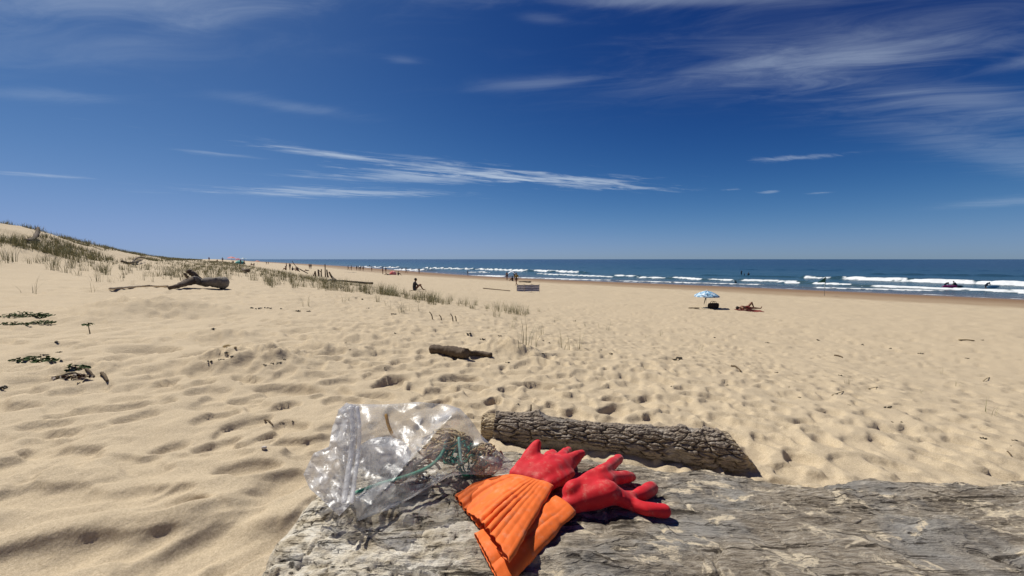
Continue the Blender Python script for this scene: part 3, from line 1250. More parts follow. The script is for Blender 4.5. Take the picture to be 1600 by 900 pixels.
def limp(me, ratio):
    o = bpy.data.objects.new('tmp', me)
    COL.objects.link(o)
    d = o.modifiers.new('d', 'DECIMATE')
    d.ratio = ratio
    u = o.modifiers.new('u', 'SUBSURF')
    u.levels = 2
    dg = bpy.context.evaluated_depsgraph_get()
    dg.update()
    out = bpy.data.meshes.new_from_object(o.evaluated_get(dg))
    out.name = me.name
    bpy.data.objects.remove(o)
    bpy.data.meshes.remove(me)
    out.polygons.foreach_set('use_smooth', [True] * len(out.polygons))
    return out


def cuff_mesh(name, A, B, Cc, D, ups, n_pleat, amp, thick, rows=70, cols=220, lip=.004, hollow=0.0, bow=0.0):
    """flattened sleeve: A-B is the open end, Cc-D the wrist; ups = up vector"""
    A, B, Cc, D = (np.array(q) for q in (A, B, Cc, D))
    upv = np.array(ups) / np.linalg.norm(ups)
    bowv = A - B
    bowv = bowv / np.linalg.norm(bowv)
    V = []
    for i in range(rows):
        w = i / (rows - 1)
        L = A + (Cc - A) * w
        Rg = B + (D - B) * w
        th = thick * (1 - .3 * w) * (.75 + .25 * math.sin(w * math.pi))
        for j in range(cols):
            ph = 2 * math.pi * j / cols
            tcr = .5 - .5 * math.cos(ph)
            ofs = math.sin(ph)
            ofs = math.copysign(abs(ofs) ** .8, ofs) * th
            p = L + (Rg - L) * tcr + upv * (ofs if ofs > 0 else ofs * .35)
            pl = math.sin(tcr * n_pleat * 2 * math.pi + 1.9 * math.sin(tcr * 7 + 1.3) + .5 * math.sin(w * 3 + tcr * 5))
            pl = 1 - 2 * (1 - abs(math.sin(math.asin(pl) * .5 + .785))) ** .8 * 1.6
            k = amp * (1 - w) ** .75 * math.sin(ph) ** 2
            k *= .35 + .9 * math.sin(tcr * 6.5 + .6) ** 2
            p = p + bow * (1 - tcr) ** 2 * math.sin(w * math.pi) * bowv
            p = p + upv * pl * k
            if ofs > 0 and hollow:
                p = p - upv * hollow * math.exp(-((tcr - .28) / .16) ** 2) * (1 - w) ** 1.3
                p = p + upv * hollow * .5 * math.exp(-((tcr - .62) / .2) ** 2) * (1 - w)
            # crinkled lip at the open end
            if w < .12:
                p = p + (L - (Cc - A) * 0 - L) + (A - Cc) / np.linalg.norm(A - Cc) * lip * (.12 - w) / .12 * math.sin(tcr * 70)
            V.append(p)
    V = np.array(V)
    me = grid_mesh(name, V, rows, cols, wrap=True)
    return me


camup = (0, -.45, .9)
# --- glove lying in front: hand resting on its side, fingers spread to the right
gl = thing('rubber_glove', 'red rubber glove with a narrow folded orange cuff, fingers spread across bare wood', 'glove', on_log(925, 800), group='pair of red and orange rubber gloves')


def local(o, V):
    l = np.array(o.location)
    return [Vector(tuple(np.array(v) - l)) for v in V]


def L_(px, py, h):
    return on_log(px, py, h)


V, F = [], []
chain_cap(V, F, [(L_(886, 790, .017), .0120), (L_(906, 783, .018), .0170), (L_(930, 775, .020), .0185), (L_(952, 768, .021), .0165)])
chain_cap(V, F, [(L_(889, 768, .026), .0105), (L_(918, 764, .027), .0145), (L_(950, 753, .028), .0135)])
chain_cap(V, F, [(L_(893, 763, .030), .0105), (L_(918, 750, .034), .0105), (L_(944, 734, .039), .0095), (L_(968, 716, .042), .0078)])
chain_cap(V, F, [(L_(938, 754, .032), .0135), (L_(956, 748, .032), .0120), (L_(974, 745, .020), .0092), (L_(987, 745, .010), .0082)])
chain_cap(V, F, [(L_(950, 768, .022), .0130), (L_(976, 777, .015), .0092), (L_(1002, 772, .0105), .0108), (L_(1019, 762, .0100), .0100)])
chain_cap(V, F, [(L_(940, 774, .020), .0130), (L_(966, 778, .016), .0100), (L_(985, 787, .011), .0098), (L_(1010, 796, .010), .0102), (L_(1038, 798, .0098), .0098)])
me = remeshed('hand', local(gl, V), F, .0019, 14)
wrinkle(me, .0050, 24, 3)
me = limp(me, .035)
me.name = 'hand'
obj('hand', me, M['red_rubber'], gl)
A, B = L_(742, 836, .012), L_(786, 922, .010)
Cc, D = L_(868, 776, .022), L_(899, 801, .015)
me = cuff_mesh('cuff', *[np.array(q) - np.array(gl.location) for q in (A, B, Cc, D)], camup, 3, .0007, .012, lip=.0003)
wrinkle(me, .0040, 22, 9)
wrinkle(me, .0014, 70, 9)
o = obj('cuff', me, M['orange_rubber'], gl)
md = o.modifiers.new('thick', 'SOLIDIFY')
md.thickness = .0009

# --- glove behind: wide pleated cuff fanned out on top
gl2 = thing('rubber_glove', 'red rubber glove with wide pleated orange cuff fanned out beside the plastic bag', 'glove', on_log(840, 760), group='pair of red and orange rubber gloves')
V, F = [], []
Yb = .64
chain_cap(V, F, [(at_y(816, 745, .600), .0125), (at_y(834, 735, .620), .0175), (at_y(846, 726, .642), .0175)])
chain_cap(V, F, [(at_y(842, 752, .588), .0130), (at_y(860, 741, .610), .0180), (at_y(876, 730, .635), .0165)])
chain_cap(V, F, [(at_y(828, 748, .595), .0135), (at_y(848, 738, .615), .0190), (at_y(862, 728, .640), .0185)])
chain_cap(V, F, [(at_y(856, 758, .578), .0090), (at_y(874, 749, .597), .0105), (at_y(895, 739, .625), .0060)])
chain_cap(V, F, [(at_y(804, 741, .605), .0095), (at_y(820, 728, .630), .0140)])
chain_cap(V, F, [(at_y(824, 727, .635), .0145), (at_y(830, 711, .652), .0130), (at_y(838, 697, .663), .0088), (at_y(840, 692, .666), .0070)])
chain_cap(V, F, [(at_y(854, 722, .655), .0125), (at_y(862, 712, .690), .0100), (at_y(866, 713, .735), .0090)])
chain_cap(V, F, [(at_y(872, 722, .650), .0110), (at_y(882, 709, .690), .0085), (at_y(888, 703, .735), .0070)])
chain_cap(V, F, [(at_y(880, 724, .640), .0115), (at_y(896, 714, .665), .0090), (at_y(909, 708, .680), .0066)])
chain_cap(V, F, [(at_y(884, 732, .630), .0105), (at_y(895, 724, .655), .0080), (at_y(902, 717, .675), .0068)])
me = remeshed('hand', local(gl2, V), F, .0019, 22)
wrinkle(me, .0055, 24, 21)
me = limp(me, .035)
me.name = 'hand'
obj('hand', me, M['red_rubber'], gl2)
A, B = L_(711, 776, .010), L_(796, 878, .030)
Cc, D = at_y(796, 743, .600), at_y(864, 760, .572)
me = cuff_mesh('cuff', *[np.array(q) - np.array(gl2.location) for q in (A, B, Cc, D)], camup, 12, .0022, .017, hollow=.012, lip=.0009, bow=.013)
wrinkle(me, .0045, 22, 5)
wrinkle(me, .0012, 60, 5)
o = obj('cuff', me, M['orange_rubber'], gl2)
md = o.modifiers.new('thick', 'SOLIDIFY')
md.thickness = .0009

# ------------------------------------------------------------------ clear plastic bag with its contents
def plastic(name, haze, tint, rough=.12, crink=1.0):
    t = NT(name)
    nt = t.t
    tr = t.n('ShaderNodeBsdfTransparent')
    tr.inputs[0].default_value = (*tint, 1)
    gl_ = t.n('ShaderNodeBsdfGlossy')
    gl_.inputs['Roughness'].default_value = rough
    gl_.inputs['Color'].default_value = (.95, .97, 1, 1)
    df = t.n('ShaderNodeBsdfDiffuse')
    df.inputs[0].default_value = (.82, .82, .83, 1)
    tl = t.n('ShaderNodeBsdfTranslucent')
    tl.inputs[0].default_value = (.82, .82, .83, 1)
    co = t.coord('Object')
    wv = t.n('ShaderNodeTexNoise')
    wv.inputs['Scale'].default_value = 18
    wv.inputs['Detail'].default_value = 4
    t.l(co, wv.inputs['Vector'])
    wvec = t.n('ShaderNodeMixRGB', blend_type='ADD')
    wvec.inputs[0].default_value = .09
    t.l(t.coord('Object', (1.5, 1.2, .4), (0, R(28), 0)), wvec.inputs[1])
    t.l(wv.outputs['Color'], wvec.inputs[2])
    c1 = t.math('ABSOLUTE', t.math('SUBTRACT', t.noise(wvec.outputs[0], 9, 3, .55), .5))
    c2 = t.math('ABSOLUTE', t.math('SUBTRACT', t.noise(wvec.outputs[0], 26, 3, .55), .5))
    nb = t.bump(c1, .8, .05 * crink)
    nb = t.bump(c2, .6, .016 * crink, nb)
    for q in (gl_, df):
        t.l(nb, q.inputs['Normal'])
    lw = t.n('ShaderNodeLayerWeight')
    lw.inputs[0].default_value = .5
    t.l(nb, lw.inputs['Normal'])
    fr_ = t.math('ADD', t.math('MULTIPLY', t.math('POWER', lw.outputs['Facing'], 4.0), .7), .035)
    m0 = t.n('ShaderNodeMixShader')
    m0.inputs[0].default_value = .5
    t.l(df.outputs[0], m0.inputs[1])
    t.l(tl.outputs[0], m0.inputs[2])
    m1 = t.n('ShaderNodeMixShader')
    hz = t.maprange(t.noise(co, 30, 5, .65), .35, .75, haze * .4, haze * 1.7)
    t.l(hz, m1.inputs[0])
    t.l(tr.outputs[0], m1.inputs[1])
    t.l(m0.outputs[0], m1.inputs[2])
    m2 = t.n('ShaderNodeMixShader')
    t.l(fr_, m2.inputs[0])
    t.l(m1.outputs[0], m2.inputs[1])
    t.l(gl_.outputs[0], m2.inputs[2])
    t.l(m2.outputs[0], t.out.inputs[0])
    nt.nodes.remove(t.b)
    return t.m


M['clear'] = plastic('clear_plastic', .22, (.90, .90, .90), .38, .20)
M['crumpled'] = plastic('crumpled_plastic', .55, (.91, .91, .915), .38, .35)


def crumple(x, y, seed, n=14, lo=14, hi=60, sharp=1.0):
    """sum of folded (triangle wave) creases in random directions"""
    r_ = np.random.default_rng(seed)
    out = 0
    wx = x + 6 * fbm(x / 40 + seed, y / 40, 2)
    wy = y + 6 * fbm(x / 40, y / 40 + seed, 2)
    for i in range(n):
        a = r_.uniform(0, np.pi)
        lam = r_.uniform(lo, hi)
        u = (wx * np.cos(a) + wy * np.sin(a)) / lam + r_.uniform(0, 9)
        tri = np.abs(2 * (u - np.floor(u + .5)))
        msk = sstep(-.15, .25, perlin(x / 55 + i * 3.1, y / 55 + seed))
        out = out + (tri - .5) * lam * msk
    return out / n


def sheet(name, outline, step, yfun, zfront, mats):
    """outline in pixels -> triangulated sheet; yfun(px,py)->distance"""
    pts = []
    m = len(outline)
    for i in range(m):
        a, b = np.array(outline[i], float), np.array(outline[(i + 1) % m], float)
        k = max(int(np.linalg.norm(b - a) / step), 1)
        for j in range(k):
            pts.append(a + (b - a) * j / k)
    nb_ = len(pts)
    xs_ = np.arange(min(p[0] for p in outline), max(p[0] for p in outline), step)
    ys_ = np.arange(min(p[1] for p in outline), max(p[1] for p in outline), step)
    O = np.array(outline, float)

    def inside(p):
        x, y = p
        c = False
        for i in range(m):
            x1, y1 = O[i]
            x2, y2 = O[(i + 1) % m]
            if (y1 > y) != (y2 > y) and x < (x2 - x1) * (y - y1) / (y2 - y1) + x1:
                c = not c
        return c

    def edge_d(p):
        best = 1e9
        for i in range(m):
            a, b = O[i], O[(i + 1) % m]
            ab = b - a
            u = np.clip(np.dot(p - a, ab) / np.dot(ab, ab), 0, 1)
            best = min(best, np.linalg.norm(p - a - u * ab))
        return best
    ed = [0.0] * nb_
    for y in ys_:
        for x in xs_:
            p = np.array([x + random.uniform(-.3, .3) * step, y + random.uniform(-.3, .3) * step])
            if inside(p):
                e = edge_d(p)
                if e > step * .6:
                    pts.append(p)
                    ed.append(e)
    edges = [(i, (i + 1) % nb_) for i in range(nb_)]
    res = delaunay_2d_cdt([Vector((p[0], p[1])) for p in pts], edges, [], 1, 1e-4)
    P2 = np.array([(v.x, v.y) for v in res[0]])
    # edge distance for output order
    orig = res[3]
    ed2 = np.array([ed[o[0]] if len(o) else 0.0 for o in orig])
    return P2, [tuple(f) for f in res[2]], ed2


bagroot = thing('plastic_bag', 'crumpled clear plastic zip bag holding beach litter on the bleached end of the trunk', 'bag', on_log(620, 790))
BLOC = np.array(bagroot.location)
OUT = [(528, 640), (545, 631), (600, 632), (655, 628), (700, 632), (718, 638), (735, 655), (752, 680), (775, 702), (800, 722), (803, 735),
       (788, 741), (755, 742), (725, 741), (700, 745), (668, 764), (640, 780), (605, 797), (575, 808), (557, 815), (556, 795), (540, 770), (530, 720), (524, 680)]
P2, F2, ED = sheet('bag', OUT, 4.2, None, None, None)
px_, py_ = P2[:, 0], P2[:, 1]


def edge_y(px, py):
    """distance of the bag's seam plane: on the trunk below, leaning back above"""
    low = np.interp(px, [470, 530, 560, 640, 700, 760, 805], [765, 800, 815, 780, 745, 742, 735])
    ylow = np.interp(px, [470, 530, 560, 640, 700, 760, 805], [.56, .53, .525, .565, .60, .605, .615])
    k = np.clip((low - py) / 150, -.2, 1.3)
    return ylow + k * .115


ybase = edge_y(px_, py_)
bul = 1 - np.exp(-ED / 17)
# the bright fold running from the top right corner down to the lower left
fa, fb = np.array([718, 638.]), np.array([566, 806.])
fd = fb - fa
fl = np.linalg.norm(fd)
fn2 = np.array([-fd[1], fd[0]]) / fl
dist_f = np.abs((P2 - fa) @ fn2)
fold = np.exp(-dist_f / 16)
cr = crumple(px_, py_, 5, 10, 26, 80)
cr2 = crumple(px_, py_, 8, 10, 8, 26)
leftc = sstep(640, 560, px_)
yf = ybase - bul * (.018 + .045 * fold) - (cr * (.0016 + .0010 * leftc) + cr2 * .0004) * np.minimum(ED / 6, 1)
crb = crumple(px_, py_, 17)
yb_ = ybase + bul * .055 + crb * .0012 * np.minimum(ED / 6, 1)


def to3(px, py, Y):
    x = (px - 800) / FPX
    y = (450 - py) / FPX
    cp, sp = math.cos(PITCH), math.sin(PITCH)
    dy = cp + y * sp
    k = Y / dy
    return np.stack([x * k, Y, ZC + (y * cp - sp) * k], axis=-1)


V1 = to3(px_, py_, yf)
V2 = to3(px_, py_, yb_)
for VV in (V1, V2):        # keep it resting on the trunk
    for q in VV:
        if q[0] > LX0 + .02:
            lz = log_z(q[0], q[1])
            if q[2] < lz + .0025:
                q[2] = lz + .0025
n1 = len(V1)
Fb = [tuple(i + n1 for i in reversed(f)) for f in F2]
me = mesh_from('film', np.concatenate([V1, V2]) - BLOC, F2 + Fb)
film = obj('film', me, M['clear'], bagroot)
# loose crumpled mouth of the bag, left of the zip seal
OUT2 = [(474, 741), (490, 708), (514, 698), (519, 668), (530, 640), (541, 629), (556, 634), (560, 665), (556, 700), (552, 740), (546, 790), (530, 806), (512, 790), (498, 776), (484, 764)]
P2b, F2b, EDb = sheet('mouth', OUT2, 2.8, None, None, None)
for k, (sd, off) in enumerate(((31, -.012), (47, .018))):
    px_, py_ = P2b[:, 0], P2b[:, 1]
    c1 = crumple(px_, py_, sd, 16, 10, 46)
    c2 = crumple(px_, py_, sd + 1, 12, 6, 18)
    yy = edge_y(px_, py_) + off - (c1 * .0030 + c2 * .0006) + rng.normal(0, .0007, len(px_))
    VV = to3(px_, py_, yy)
    for q in VV:
        if q[0] > LX0 + .02:
            lz = log_z(q[0], q[1])
            if q[2] < lz + .0025:
                q[2] = lz + .0025
    obj('mouth_fold', mesh_from('mouth_fold', VV - BLOC, F2b), M['crumpled'], bagroot)
# zip seal: a thin double ridge down the mouth
V, F = [], []
pth = [at_y(x, y, float(edge_y(np.array(x), np.array(y))) - .03) for x, y in ((548, 636), (551, 668), (549, 705), (543, 745), (537, 785))]
pth = smooth_path([tuple(p) for p in pth], 30)
tube_geo([np.array(p) - BLOC for p in pth], [.004] * 30, 8, V, F, squash=.5)
tube_geo([np.array(p) - BLOC + np.array([.011, 0, 0]) for p in pth], [.003] * 30, 8, V, F, squash=.5)
obj('zip_seal', mesh_from('zip_seal', V, F), M['crumpled'], bagroot)


def inbag(px, py, back=.0):
    return at_y(px, py, float(edge_y(np.array(float(px)), np.array(float(py)))) + back)


def clamp_log(p, h):
    z = log_z(p[0], p[1])
    return Vector((p[0], p[1], max(p[2], z + h)))


M['green_cord'] = plain('green_cord', (.02, .20, .13), .5, .35, 200)
M['lightgreen'] = plain('lightgreen', (.25, .5, .42), .5, .3, 200)
M['black_cable'] = plain('black_cable', (.02, .02, .02), .5, .4, 120)
M['yellow_tube'] = plain('yellow_tube', (.50, .26, .02), .45, .3, 90)
M['beige_net'] = plain('beige_net', (.44, .34, .18), .8, .4, 150)
M['brown_weed'] = plain('brown_weed', (.09, .06, .035), .8, .5, 150)


def cord(name, pts, r, mat, label, cat, nseg=40, group=None, squash=1.0):
    base = Vector(pts[0])
    P = smooth_path([tuple(p) for p in pts], nseg)
    P = [clamp_log(p, r + .003) if Vector(p).y < .95 else Vector(p) for p in P]
    V, F = [], []
    tube_geo([Vector(p) - base for p in P], [r] * len(P), 7, V, F, squash=squash)
    o = obj(name, mesh_from(name, V, F), mat, None, base)
    return tag(o, label, cat, group)


cord('green_twine', [inbag(553, 771, -.012), inbag(590, 757, -.01), inbag(640, 742, -.008), inbag(672, 728, -.004), inbag(690, 710, .004), inbag(697, 690, .012)], .0036, M['green_cord'],
     'long dark green plastic cord running along the inside of the clear bag', 'cord', squash=.6)
cord('pale_green_strip', [inbag(717, 684, .004), inbag(719, 706, .002), inbag(721, 726, .0)], .0026, M['lightgreen'],
     'short pale green strip standing upright inside the clear bag', 'strip', 16)
cord('black_cable', [inbag(590, 752, .012), inbag(630, 738, .012), inbag(660, 718, .014), inbag(686, 702, .016)], .0024, M['black_cable'],
     'thin black cable inside the clear bag above the green cord', 'cable')
cord('yellow_tube', [inbag(603, 648, .0), inbag(608, 668, .0), inbag(617, 684, .0), inbag(630, 697, .004)], .0028, M['yellow_tube'],
     'bent yellow brown tube poking up inside the clear bag', 'tube', 22)
# tangles: many strands, one thing each
def tangle(name, cx, cy, back, sx, sy, sz, n, r, mat, label, cat, seed):
    c = clamp_log(inbag(cx, cy, back), sz * .7)
    rg = np.random.default_rng(seed)
    V, F = [], []
    for i in range(n):
        p = rg.normal(0, .35, 3)
        d = rg.normal(0, 1, 3)
        pts = []
        for k in range(9):
            d = d * .75 + rg.normal(0, .6, 3)
            p = p + d * .16
            p = p / max(1, np.linalg.norm(p))
            pts.append(Vector((p[0] * sx, p[1] * sy, p[2] * sz)))
        pts = [Vector(q) for q in smooth_path([tuple(q) for q in pts], 22)]
        pts = [(clamp_log(q + c, .003) - c) for q in pts]
        tube_geo(pts, [r * rg.uniform(.6, 1.3)] * len(pts), 5, V, F)
    o = obj(name, mesh_from(name, V, F), mat, None, c)
    return tag(o, label, cat)


tangle('green_net', 728, 716, .02, .038, .03, .028, 30, .0017, M['green_cord'], 'tangle of dark green fishing net strands in the bottom corner of the clear bag', 'net', 3)
tangle('beige_rope', 757, 718, .018, .032, .028, .026, 70, .0015, M['beige_net'], 'frayed beige rope fibres in the narrow tip of the clear bag', 'rope', 4)
tangle('dry_weed', 695, 695, .03, .050, .03, .026, 60, .0018, M['beige_net'], 'dry beige plant stalks heaped inside the clear bag', 'plant litter', 5)
tangle('brown_litter', 640, 735, .02, .050, .025, .018, 34, .0022, M['brown_weed'], 'dark brown scraps lying low inside the clear bag', 'litter', 6)
# wad of white film in the middle
V, F = ico((0, 0, 0), 1, (1, 1, 1), 4)
VA = np.array([tuple(v) for v in V])
uu_ = np.arctan2(VA[:, 1], VA[:, 0]) * 60
rr_ = 1 + .02 * crumple(uu_, VA[:, 2] * 70, 61, 12, 10, 40) + .012 * crumple(uu_, VA[:, 2] * 70, 62, 10, 5, 16)
rr_ = rr_ + rng.normal(0, .02, len(rr_))
VA = VA * rr_[:, None] * np.array([.046, .026, .030])
wc = clamp_log(inbag(598, 712, .012), .030)
o = obj('white_film', mesh_from('white_film', VA, F), plastic('white_film', .6, (.93, .94, .95), .35, .3), None, wc)
tag(o, 'wad of milky white plastic film scrunched inside the clear bag', 'plastic film')

# ------------------------------------------------------------------ small driftwood, sticks and bits on the sand
def stick(name, pts, r0, r1, mat, label, cat, n=14, group=None, seg=8, wob=.18, parent=None):
    P = smooth_path([tuple(p) for p in pts], n)
    base = Vector(P[0]) if parent is None else Vector(parent.location)
    V, F = [], []
    rad = np.linspace(r0, r1, n)
    tube_geo([Vector(p) - base for p in P], rad, seg, V, F, wob=wob)
    if parent is not None:
        return obj(name, mesh_from(name, V, F), mat, parent)
    o = obj(name, mesh_from(name, V, F), mat, None, base)
    return tag(o, label, cat, group)


def gp(px, py, h=0.0):
    """a point h metres above the sand whose foot is seen at the pixel"""
    p = G(px, py)
    return Vector((p.x, p.y, p.z + h))


# short sawn log and the dark branch beside it
root = thing('short_log', 'short weathered brown log with a sawn face beside the sand mound', 'log', gp(700, 556))
bl = Vector(root.location)
a, b = gp(675, 552, .055), gp(727, 560, .055)
V, F = [], []
P = smooth_path([tuple(a), tuple((a + b) / 2 + Vector((0, .01, .005))), tuple(b)], 26)
tube_geo([Vector(p) - bl for p in P], list(.052 + .016 * np.linspace(0, 1, 26) ** 2 + .004 * np.sin(np.arange(26) * .45 + 1) + rng.normal(0, .0016, 26)), 16, V, F, wob=.14, cap=True)
obj('trunk', mesh_from('trunk', V, F), M['drift_dark'], root)
d = (b - a).normalized()
cutc = b + d * .006
V, F = [], []
tube_geo([cutc - d * .008 - bl, cutc + d * .006 - bl + Vector((0, -.006, 0))], [.070, .066], 18, V, F, wob=.09, cap=False)
obj('sawn_end', mesh_from('sawn_end', V, F, False), M['twig'], root)
stick('driftwood_branch', [gp(732, 556, .03), gp(750, 556, .032), gp(767, 558, .025)], .034, .028, M['drift_dark'], 'thick dark branch stub lying end to end with the short log', 'branch')

# driftwood log on the left with a forked stump and a long thin pole
root = thing('forked_driftwood', 'dark forked driftwood limb with an upright stub lying before the dune grass', 'driftwood', gp(312, 450))
stick('limb', [gp(264, 453, .05), gp(278, 452, .10), gp(292, 450.5, .18), gp(306, 450, .26)], .045, .12, M['drift_dark'], '', '', 16, parent=root, seg=10, wob=.22)
stick('butt', [gp(303, 450, .30), gp(316, 450.5, .20), gp(330, 451, .22), gp(343, 451.5, .21), gp(352, 452, .19)], .10, .20, M['drift_grey'], '', '', 16, parent=root, seg=12, wob=.16)
stick('stub', [gp(312, 450, .24), gp(304, 449, .44), gp(298, 449, .52), gp(296, 449, .56)], .11, .075, M['drift_dark'], '', '', 9, parent=root, seg=9, wob=.25)
stick('stub', [gp(304, 450, .24), gp(294, 449, .34), gp(290, 449, .42)], .06, .035, M['drift_dark'], '', '', 9, parent=root, seg=8, wob=.25)
stick('driftwood_pole', [gp(172, 454, .05), gp(200, 451.5, .05), gp(232, 449.5, .06), gp(262, 450, .05)], .03, .035, M['pale_wood'], 'long thin pale pole on the sand leading to the forked driftwood', 'pole', 18)

# long log beyond the grass
root = thing('long_driftwood', 'long thin dark driftwood stem with a forked root end beyond the grass', 'driftwood', gp(550, 444))
stick('stem', [gp(518, 441, .12), gp(535, 441.5, .16), gp(555, 443, .14), gp(570, 444, .12), gp(582, 445, .15)], .06, .11, M['drift_dark'], '', '', 20, parent=root, seg=10)
stick('root_fork', [gp(524, 441, .14), gp(518, 440, .45), gp(515, 440, .75)], .11, .06, M['drift_dark'], '', '', 8, parent=root)
stick('root_fork', [gp(521, 441, .14), gp(516, 441.5, .2), gp(512, 442, .12)], .09, .05, M['drift_dark'], '', '', 8, parent=root)

# stakes standing in the sand
for px, py, h, r_, lean, lab in [
        (489.5, 431.5, 9, .8, 3, 'leaning short stake at one end of the row of driftwood stakes'),
        (493, 432, 9, 1.2, 0, 'stout short stake next to the leaning one in the row of stakes'),
        (498.5, 432, 11, 1.4, -1, 'thick stump-like stake in the middle of the row of stakes'),
        (502, 432.5, 13, 1.0, .5, 'forked stake with a bent arm in the row of stakes'),
        (508.5, 433, 21, .9, 0, 'tallest thin stake standing upright in the row of stakes'),
        (512.5, 433.5, 13, 1.3, -1.5, 'thick slanted stake ending the row beside the tallest one')]:
    b = gp(px, py, -.1)
    o = thing('driftwood_stake', lab, 'stake', b, group='driftwood stakes standing in the sand')
    k = b.y / 600
    stick('shaft', [b, b + Vector((lean * .5, 0, h * .5)) * k, b + Vector((lean, 0, h)) * k], r_ * k, r_ * .75 * k, M['drift_dark'], '', '', 8, parent=o)
    if 'forked' in lab:
        stick('arm', [b + Vector((.4, 0, 8)) * k, b + Vector((-3, 0, 11)) * k, b + Vector((-5, 0, 13)) * k], .6 * k, .4 * k, M['drift_dark'], '', '', 8, parent=o)
b = gp(481, 428, .1)
k = b.y / 600
stick('driftwood_pole', [b, b + Vector((-6, 0, 3)) * k, b + Vector((-13, 0, 7)) * k], .7 * k, .8 * k, M['drift_dark'], 'heavy dark pole lying on the sand below the leaning spar', 'pole', 10)
b = gp(468, 425, .0)
k = b.y / 600
stick('driftwood_spar', [b + Vector((0, 0, .1)), b + Vector((-5, 0, 8)) * k, b + Vector((-11, 0, 17)) * k], .6 * k, .4 * k, M['drift_dark'], 'long thin spar leaning up against the sky beyond the grass', 'spar', 10)

# upright twig beside the bark log
b = gp(829, 646, -.02)
stick('twig', [b, b + Vector((.002, 0, .04)), b + Vector((.004, 0, .085))], .006, .005, M['twig'], 'short upright twig stuck in the sand behind the bark log', 'twig', 8)

# dark driftwood on the dune foot
b0 = gp(205, 412, .1)
root = thing('driftwood_branch', 'twisted dark branch lying in grass at the foot of the dune', 'branch', b0)
stick('limb', [gp(190, 411, .15), gp(200, 413, .1), gp(210, 413.5, .2), gp(222, 411, .3)], .09, .07, M['drift_dark'], '', '', 12, parent=root)
stick('limb', [gp(206, 413, .1), gp(214, 410, .4), gp(226, 409, .5)], .08, .05, M['drift_dark'], '', '', 10, parent=root)
b0 = gp(66, 372, .1)
root = thing('driftwood_snag', 'curved dark snag on the sandy slope high on the dune', 'driftwood', b0)
stick('limb', [gp(40, 379, .15), gp(52, 378, .2), gp(60, 373, .5)], .10, .13, M['drift_dark'], '', '', 10, parent=root)
stick('stub', [gp(58, 375, .3), gp(61, 374, .9)], .12, .07, M['drift_dark'], '', '', 6, parent=root)
b0 = gp(385, 428, .1)
stick('driftwood_branch', [gp(379, 426, .3), gp(384, 427, .2), gp(389, 427.5, .25)], .10, .14, M['drift_dark'], 'small dark driftwood chunk in the grass above the forked limb', 'branch', 8)

# curved dry stems and twigs on the sand (px1,py1)->(px2,py2): height at the ends
STEMS = [
    (676, 499, 671, 494, .17, 'dark curved root tip standing nearest the sparse grass clump'),
    (690, 500, 686, 495, .12, 'short bent root tip between two taller root tips'),
    (708, 502, 704, 494, .17, 'curved dark root tip standing beside its twin'),
    (713, 502, 711, 497, .12, 'small curved root tip at the end of the row of root tips')]
for x1, y1, x2, y2, h, lab in STEMS:
    a = gp(x1, y1)
    k = a.y / 600
    stick('root_tip', [a - Vector((0, 0, .03)), a + Vector(((x2 - x1) * k * .3, 0, h * .6)), a + Vector(((x2 - x1) * k, 0, h))], .013, .009, M['twig'], lab, 'root', 8, 'dark root tips sticking out of the sand')
TW = [
    (159, 585, 168, 597, .012, 'thin', 'forked twig end pointing away from the brown leaves', .03),
    (135, 578, 147, 590, .010, 'thin', 'bent thin twig between the leaf scraps and the forked twig', .02),
    (90, 592, 118, 585, .014, 'pale', 'pale straight stick under the brown leaf scraps', .02),
    (350, 543, 368, 545, .014, 'pale', 'pale broken stick on the churned mound of sand', .06),
    (414, 657, 426, 665, .006, 'thin', 'bent dark twig in the sand behind the plastic bag', .008),
    (1143, 573, 1157, 581, .016, 'thin', 'short dark stick slanting across the trampled sand', .015),
    (1498, 532, 1522, 533, .028, 'pale', 'flat brown plank-like stick on smooth sand below the wet strip', .02),
    (1300, 618, 1318, 612, .006, 'pale', 'thin straw lying on the sand near the dark crab-like scrap', .006),
    (1357, 608, 1371, 605, .006, 'pale', 'thin dry stem on the sand above the dark scrap', .006),
    (1536, 596, 1546, 590, .008, 'pale', 'small angled straw sticking up on open sand', .05),
    (1304, 556, 1316, 559, .02, 'thin', 'dark stick half buried along the line of footprints', .015),
    (1574, 706, 1580, 713, .005, 'thin', 'short rusty twig at the edge of the sand beyond the trunk', .004),
    (640, 455, 662, 452, .02, 'thin', 'thin dark stick at the feet of the seated sunbather', .02),
    (755, 451, 797, 455, .05, 'thin', 'long dark tide-line stick before the striped windbreak', .02)]
for x1, y1, x2, y2, r_, kd, lab, h in TW:
    a, b = gp(x1, y1, r_ * .8), gp(x2, y2, r_ * .8)
    m_ = (a + b) / 2 + Vector((0, 0, h * .3)) + Vector((0, 0, max(0, float(gz((a.x + b.x) / 2, (a.y + b.y) / 2)) + r_ - (a.z + b.z) / 2)))
    stick('twig', [a, m_, b], r_, r_ * .7, M['twig'] if kd == 'thin' else M['straw'], lab, 'twig', 9, 'twigs scattered on the sand')

# dark scraps of dried seaweed and wood
def scrap_mesh(seed):
    rg = random.Random(seed)
    V, F = [], []
    for i in range(rg.randint(4, 7)):
        a = rg.uniform(0, 6.28)
        d = rg.uniform(.15, .6)
        p = Vector((math.cos(a) * d, math.sin(a) * d * .5, rg.uniform(.02, .16)))
        q = p + Vector((rg.uniform(-.5, .5), rg.uniform(-.3, .3), rg.uniform(-.05, .22)))
        tube_geo([p, (p + q) / 2 + Vector((0, 0, rg.uniform(0, .12))), q], [rg.uniform(.05, .12), rg.uniform(.08, .15), rg.uniform(.04, .09)], 6, V, F, wob=.35)
    return mesh_from('scrap', V, F)


